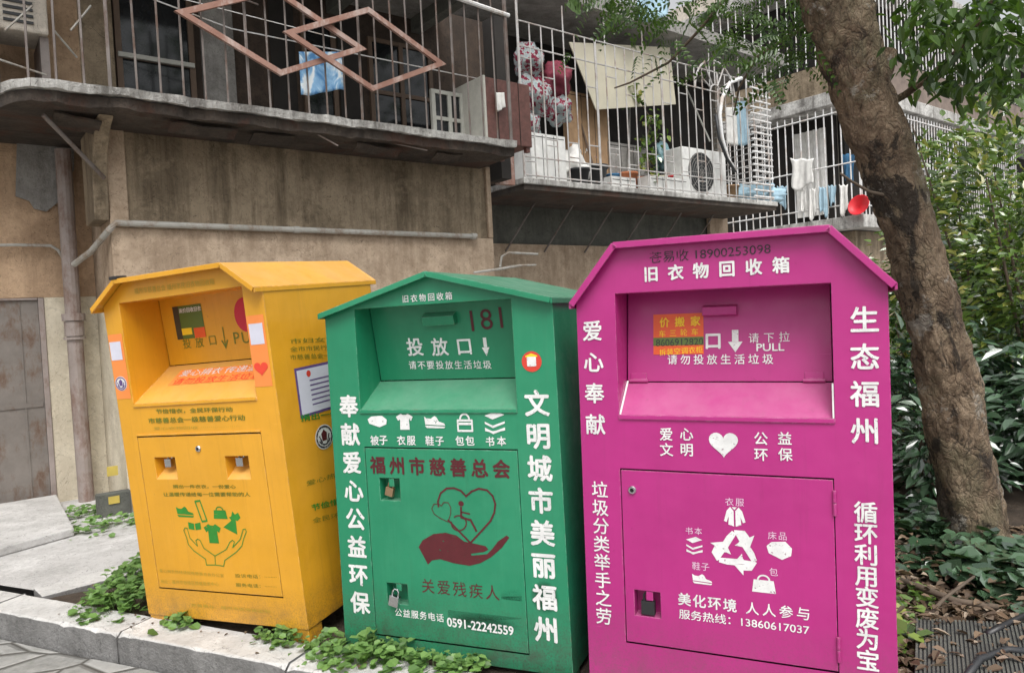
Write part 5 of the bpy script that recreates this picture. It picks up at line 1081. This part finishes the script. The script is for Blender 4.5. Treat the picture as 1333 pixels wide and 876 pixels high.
def limb(path, r0, r1, mat='bark', name='branch'):
    n = len(path); m = HB(); m.tube(path, [r0 + (r1 - r0) * i / (n - 1) for i in range(n)], 9); return m.build(name, M[mat], tree, smooth=True)
limb([at(x, y, z_) for x, y, z_ in ((1158, 135, 4.1), (1178, 124, 4.1), (1205, 104, 4.0), (1235, 80, 3.9), (1262, 48, 3.8), (1285, 15, 3.7), (1300, -30, 3.6))], .022, .011)
limb([at(x, y, z_) for x, y, z_ in ((1128, 128, 4.05), (1146, 100, 4.02), (1154, 80, 4.0), (1157, 66, 4.0))], .07, .042)
limb([at(x, y, z_) for x, y, z_ in ((1172, 255, 4.0), (1150, 254, 3.95), (1132, 250, 3.9), (1108, 236, 3.85), (1094, 226, 3.8))], .011, .006, 'twig')
limb([at(x, y, z_) for x, y, z_ in ((1070, 30, 4.2), (1040, 40, 4.5), (985, 75, 4.8), (962, 115, 5.0), (955, 150, 5.1))], .014, .005, 'twig')
limb([at(x, y, z_) for x, y, z_ in ((1060, -30, 4.2), (960, -20, 4.4), (910, 40, 4.7), (870, 82, 4.9), (820, 108, 5.0), (800, 115, 5.1))], .013, .005, 'twig')
# foliage of the tree: fern-like sprays hanging in from above at the top of the view, broad leaves at the right
def spray(m, p, d, n, L):
    d = d.normalized(); up = rv(); s_ = d.cross(up).normalized(); st = [p + d * (L * f) + Vector((0, 0, -.28 * L * f * f)) for f in [k / n for k in range(n + 1)]]
    for i, q in enumerate(st[1:]):
        for sg in (-1, 1): leafgeo(m, q, (s_ * sg + d * .45 + Vector((0, 0, -.25))), up, L * .24 * (1 - .45 * i / n), L * .085, .1, .2)
m = HB()
for cx, cy, cz, rx, ry, n_ in ((830, 20, 4.6, 50, 35, 30), (905, 10, 4.5, 60, 30, 28), (965, 55, 4.4, 45, 40, 34), (1010, 75, 4.2, 40, 30, 30), (1005, 20, 4.3, 60, 40, 44), (800, -5, 4.7, 40, 30, 20), (1050, 40, 4.6, 35, 30, 16), (940, -20, 4.5, 120, 20, 24), (860, 70, 4.9, 20, 22, 8)):
    for _ in range(n_):
        p = at(cx + rnd.gauss(0, rx * .6), cy + rnd.gauss(0, ry * .6), cz + rnd.uniform(-.35, .35)); spray(m, p, Vector((rnd.uniform(-1, 1), rnd.uniform(-.6, .6), rnd.uniform(-.5, .2))), 7, rnd.uniform(.12, .22))
m.build('fine_foliage', M['tree_leaf'], tree)
m = HB()
for cx, cy, cz, rx, ry, n_ in ((1200, 20, 3.9, 40, 40, 70), (1265, 40, 3.7, 55, 40, 120), (1310, 20, 3.6, 40, 60, 110), (1240, 100, 3.8, 45, 30, 55), (1300, 110, 3.6, 30, 35, 60), (1185, 70, 4.0, 22, 26, 24), (1150, -60, 4.0, 70, 25, 90)):
    for _ in range(int(n_ * 1.9)):
        p = at(cx + rnd.gauss(0, rx * .6), cy + rnd.gauss(0, ry * .6), cz + rnd.uniform(-.4, .4)); leafgeo(m, p, Vector((rnd.uniform(-1, 1), rnd.uniform(-1, 1), rnd.uniform(-1.1, .1))), Vector((0, 0, 1)) + rv() * .5, rnd.uniform(.05, .1), rnd.uniform(.027, .048), .15, .25)
m.build('broad_foliage', M['tree_leaf'], tree)
# canopy above the frame, which shades the ground on the right
m = HB()
for _ in range(1100):
    c = Vector((rnd.gauss(2.4, 1.3), rnd.gauss(4.8, 1.1), rnd.gauss(5.8, .6))); leafgeo(m, c, rv(), Vector((0, 0, 1)) + rv() * .7, .22, .13)
m.build('crown', M['tree_leaf'], tree)

# ------------------------------------------------------------------ shrubs and undergrowth on the right
def shrub(name, base, top, rx, ry, n, L, wd_, mat, label, group, stems=5, seed=0, zmin=.12, core=.55):
    r_ = random.Random(seed); root = thing(name, label, 'shrub', base, group)
    sb = HB(); base = Vector(base); H_ = top - base.z; ends = []
    for i in range(stems):
        a = 6.28 * i / stems + r_.uniform(-.4, .4); k = r_.uniform(.3, .9); e = base + Vector((math.cos(a) * rx * k, math.sin(a) * ry * k, H_ * r_.uniform(.6, .95))); mid = base.lerp(e, .5) + Vector((r_.uniform(-.08, .08), r_.uniform(-.08, .08), .05)); sb.tube([base + Vector((r_.uniform(-.05, .05), r_.uniform(-.05, .05), -.05)), mid, e], [.02, .014, .006], 6); ends += [mid, e, mid.lerp(e, .5)]
    sb.build('stem', M['twig'], root)
    m = HB(); cl = []
    for i in range(max(8, n // 28)):
        v = Vector((r_.gauss(0, 1), r_.gauss(0, 1), r_.gauss(0, 1))).normalized() * (r_.random() ** .4); cl.append(base + Vector((v.x * rx, v.y * ry, H_ * .5 + v.z * H_ * .5)))
    for _ in range(n):
        c = r_.choice(cl); p = c + Vector((r_.gauss(0, .10), r_.gauss(0, .10), r_.gauss(0, .085)))
        if p.z < zmin: p.z = zmin + r_.random() * .1
        d = (p - (base + Vector((0, 0, H_ * .4)))); d = Vector((d.x, d.y, d.z * .3)).normalized() + Vector((r_.uniform(-.7, .7), r_.uniform(-.7, .7), r_.uniform(-.6, .35)))
        leafgeo(m, p, d, Vector((0, -.25, 1)) + Vector((r_.uniform(-.6, .6), r_.uniform(-.6, .6), 0)), *(lambda q: (L * q, wd_ * q))(r_.uniform(.5, 1.45)), r_.uniform(.05, .35), r_.uniform(.05, .4))
    m.build('foliage', M[mat], root); return root
def shrub_at(px, depth, ztop, *a, **k):
    d = ray(px, 420); q = d * (depth / d.y); return shrub(a[0], (q.x, q.y, .1), ztop, *a[1:], **k)
GR = 'shrubs behind the tree'
shrub_at(1235, 8.6, 3.3, 'tall_shrub', .75, .7, 3600, .095, .052, 'shrub_leaf', 'tall light green shrub left in the thicket, just right of the trunk', GR, seed=1)
shrub_at(1300, 7.4, 3.5, 'tall_shrub', .8, .7, 4600, .09, .05, 'shrub_leaf', 'tall shrub with glossy small leaves at the right edge', GR, seed=2)
shrub_at(1345, 6.2, 3.0, 'tall_shrub', .6, .6, 3200, .085, .048, 'shrub_leaf', 'nearest tall shrub, cut by the right edge of the photo', GR, seed=3)
shrub_at(1290, 10.0, 2.6, 'tall_shrub', 1.2, .8, 3400, .10, .07, 'shrub_leaf', 'hazy far shrub in front of the neighbouring house', GR, seed=4)
G2 = 'dark low shrubs under the tree'
shrub_at(1195, 6.0, 1.05, 'low_shrub', .55, .5, 1100, .12, .055, 'dark_leaf', 'dark glossy low shrub between the pink bin and the trunk', G2, seed=5)
shrub_at(1215, 5.0, .75, 'low_shrub', .40, .4, 600, .11, .05, 'dark_leaf', 'dark low shrub at the left foot of the tree', G2, seed=6)
shrub_at(1325, 5.6, 1.25, 'low_shrub', .55, .5, 1200, .12, .055, 'dark_leaf', 'dark low shrub right of the leaning trunk', G2, seed=7)
shrub_at(1380, 5.0, 1.1, 'low_shrub', .5, .5, 900, .12, .055, 'dark_leaf', 'dark low shrub half outside the right edge', G2, seed=8)
shrub_at(1260, 7.4, 1.5, 'low_shrub', .9, .6, 1300, .12, .06, 'dark_leaf', 'dark low shrub hidden behind the trunk', G2, seed=9)
shrub_at(1330, 8.6, 2.4, 'low_shrub', 1.1, .6, 2200, .12, .065, 'dark_leaf', 'dark tall hedge mass behind the glossy shrubs at the right edge', G2, seed=12)
shrub_at(1180, 7.6, 1.4, 'low_shrub', .7, .6, 900, .11, .055, 'shrub_leaf', 'light green low shrub showing above the dark one by the pink bin', G2, seed=10)
# broad-leaved creepers round the foot of the tree
def weeds(name, pts_, n, L, label, group, mat='weed_leaf', z0=.12, hgt=.12, seed=0, spread=.1, cat='weeds'):
    r_ = random.Random(seed); m = MB()
    for _ in range(n):
        c = Vector(r_.choice(pts_)); p = c + Vector((r_.gauss(0, spread), r_.gauss(0, spread), 0)); k = max(0, 1 - (p - c).length / (spread * 2.2)); p.z = z0 + hgt * k * r_.uniform(.3, 1.05) + .01
        a = r_.uniform(0, 6.28); d = Vector((math.cos(a), math.sin(a), r_.uniform(-.2, .5))); nn_ = Vector((r_.uniform(-.45, .45), r_.uniform(-.6, .3), 1)); l = L * r_.choice((.4, .6, .8, 1, 1.2, 1.4)) * r_.uniform(.85, 1.1)
        leafgeo(m, p, d, nn_, l, l * .8, .15, .15, 1)
        if r_.random() < .3: m.add([p, p + Vector((.003, 0, 0)), Vector((c.x + (p.x - c.x) * .5, c.y + (p.y - c.y) * .5, z0 - .02))], [(0, 1, 2)])
    return tag(m.build(name, M[mat]), label, cat, group)
gp = lambda *q: [ground(x, y, .12) for x, y in q]
GW = 'weeds along the kerb'
weeds('weed_clump', gp((150, 775), (172, 762), (185, 790), (160, 795), (130, 795), (185, 745), (190, 770)), 518, 0.041, 'thick clump of green weeds left of the yellow bin', GW, hgt=.14, seed=1, spread=.07)
weeds('weed_clump', gp((232, 812), (240, 816)), 75, 0.037, 'small weed tuft in front of the yellow bin', GW, hgt=.07, seed=2, spread=.035)
weeds('weed_clump', gp((350, 835), (372, 840), (385, 830)), 118, 0.033, 'weed tuft at the right foot of the yellow bin', GW, hgt=.08, seed=3, spread=.045)
weeds('weed_clump', gp((415, 850), (430, 845), (440, 860)), 118, 0.033, 'weed tuft between the yellow and the green bin', GW, hgt=.09, seed=4, spread=.05)
weeds('weed_clump', gp((480, 852), (505, 860), (530, 866), (495, 845), (470, 865)), 291, 0.037, 'big leafy weed clump in front of the green bin', GW, hgt=.10, seed=5, spread=.06)
weeds('weed_clump', gp((560, 872), (590, 874), (612, 876)), 162, 0.033, 'low weed row in front of the green bin door', GW, hgt=.08, seed=6, spread=.045)
weeds('weed_clump', gp((830, 896), (838, 898)), 43, 0.037, 'weed tuft in front of the pink bin door', GW, hgt=.12, seed=7, spread=.03); weeds('weed_clump', gp((905, 905), (912, 905)), 43, 0.037, 'right weed tuft in front of the pink bin', GW, hgt=.12, seed=8, spread=.03)
weeds('weed_clump', gp((100, 672), (120, 668), (140, 682), (112, 690), (160, 685)), 237, 0.044, 'weeds growing at the foot of the drain pipe', GW, hgt=.07, seed=9, spread=.12)
GC = 'creepers under the tree'
cr = lambda *q: [ground(x, y, .1) for x, y in q]
weeds('creeper_patch', cr((1250, 735), (1290, 725), (1320, 745), (1270, 755)), 330, .10, 'broad leaved creeper patch in front of the trunk', GC, 'dark_leaf', .09, .14, 11, .16, 'creeper')
weeds('creeper_patch', cr((1310, 770), (1333, 760), (1350, 785)), 220, .10, 'creeper patch at the right edge below the trunk', GC, 'dark_leaf', .09, .12, 12, .13, 'creeper')
weeds('creeper_patch', cr((1190, 690), (1215, 705), (1180, 670)), 260, .09, 'creeper patch beside the right side of the pink bin', GC, 'dark_leaf', .09, .16, 13, .15, 'creeper')
weeds('creeper_patch', cr((1168, 800), (1172, 830), (1178, 850), (1185, 780)), 150, .06, 'light green creeper against the pink bin foot', GC, 'shrub_leaf', .09, .10, 14, .06, 'creeper')
# leaf litter
m = MB(); r_ = random.Random(5)
for _ in range(2600):
    p = ground(r_.uniform(1150, 1360), r_.uniform(690, 900), .1); p.z = .1 + r_.uniform(.0, .03) + (.06 if r_.random() < .12 else 0); a = r_.uniform(0, 6.28); leafgeo(m, p, Vector((math.cos(a), math.sin(a), r_.uniform(-.2, .2))), Vector((r_.uniform(-.4, .4), r_.uniform(-.4, .4), 1)), r_.uniform(.02, .07), r_.uniform(.012, .035), .3, .2)
tag(m.build('leaf_litter', M['dry_leaf']), kind='stuff', label='brown leaf litter on the soil under the tree')
m = MB()
for _ in range(90):
    p = K(r_.uniform(.1, 2.4), r_.uniform(.03, .5), .13); p.z = .135; a = r_.uniform(0, 6.28); leafgeo(m, p, Vector((math.cos(a), math.sin(a), 0)), Vector((r_.uniform(-.3, .3), r_.uniform(-.3, .3), 1)), r_.uniform(.012, .03), r_.uniform(.008, .016), .3, .2)
tag(m.build('leaf_scraps', M['dry_leaf']), kind='stuff', label='dry leaf scraps on the kerb')
big = MB(); leafgeo(big, ground(1300, 862, .12), Vector((.7, .5, .25)), Vector((-.2, -.5, 1)), .16, .1, .3, .3); tag(big.build('dry_leaf', M['cream_board']), 'large pale dry leaf lying on the dark drain cover', 'leaf')
# dark ribbed drain cover
cv = [ground(1192, 815, .13), ground(1345, 822, .13), ground(1375, 930, .13), ground(1190, 915, .13)]
cover = thing('drain_cover', 'dark ribbed drain cover in the lower right corner', 'drain cover', cv[0])
m = HB(); m.prism([p + Vector((0, 0, .0)) for p in cv[::-1]], (0, 0, .03)); m.build('cover_plate', M['dark_plastic'], cover, bevel=.004)
m = HB()
for k in range(30):
    f = (k + .5) / 30; a = cv[0].lerp(cv[1], f); c = cv[3].lerp(cv[2], f); w_ = (cv[1] - cv[0]).normalized() * .004; m.prism([a - w_ + Vector((0, 0, .0302)), a + w_ + Vector((0, 0, .0302)), c + w_ + Vector((0, 0, .0302)), c - w_ + Vector((0, 0, .0302))], (0, 0, .005))
m.build('cover_ribs', M['dark_plaster'], cover)
# fallen sticks, black hose
def stick(name, q, r0, r1, mat, label, cat, z=.14):
    p = [ground(x, y, z + dz) for x, y, dz in q]; tag(MB().tube(p, [r0 + (r1 - r0) * i / (len(p) - 1) for i in range(len(p))], 7).build(name, M[mat], smooth=True), label, cat)
stick('fallen_stick', ((1196, 815, .0), (1230, 778, .04), (1268, 750, .07)), .010, .006, 'twig', 'thin bare stick leaning over the leaf litter', 'stick')
stick('fallen_branch', ((1160, 752, 0), (1200, 765, .03), (1245, 782, .03), (1300, 790, .02)), .018, .012, 'twig', 'dark fallen branch lying behind the drain cover', 'branch')
stick('garden_hose', ((1255, 885, .03), (1275, 858, .03), (1310, 845, .03), (1345, 848, .03)), .014, .014, 'dark_plastic', 'black hose curving over the drain cover', 'hose')
stick('fallen_branch', ((1285, 826, .02), (1310, 812, .03), (1345, 795, .03)), .016, .010, 'black_metal', 'blackened fallen branch at the right edge', 'branch')

m = MB(); pv_ = [W(wt(845, 190, 7.62)[0] + dx, 7.6, zb_ + .25 + dz) for dx, dz in ((0, 0), (-.1, .5), (.05, .9), (-.25, 1.2), (.15, .65), (-.05, .3))]
cp_ = thing('climbing_plant', 'green climbing plant growing behind the bay bars', 'plant', W(wt(845, 190, 7.62)[0], 7.7, zb_ + .25)); sb = HB(); sb.tube(pv_[:4], .008, 5); sb.build('stem', M['twig'], cp_); m = HB()
for _ in range(170):
    q = rnd.choice(pv_) + rv() * rnd.uniform(.02, .2); leafgeo(m, q, rv() + Vector((0, 0, -.3)), Vector((0, 0, 1)) + rv() * .5, .11, .07)
m.build('foliage', M['shrub_leaf'], cp_)
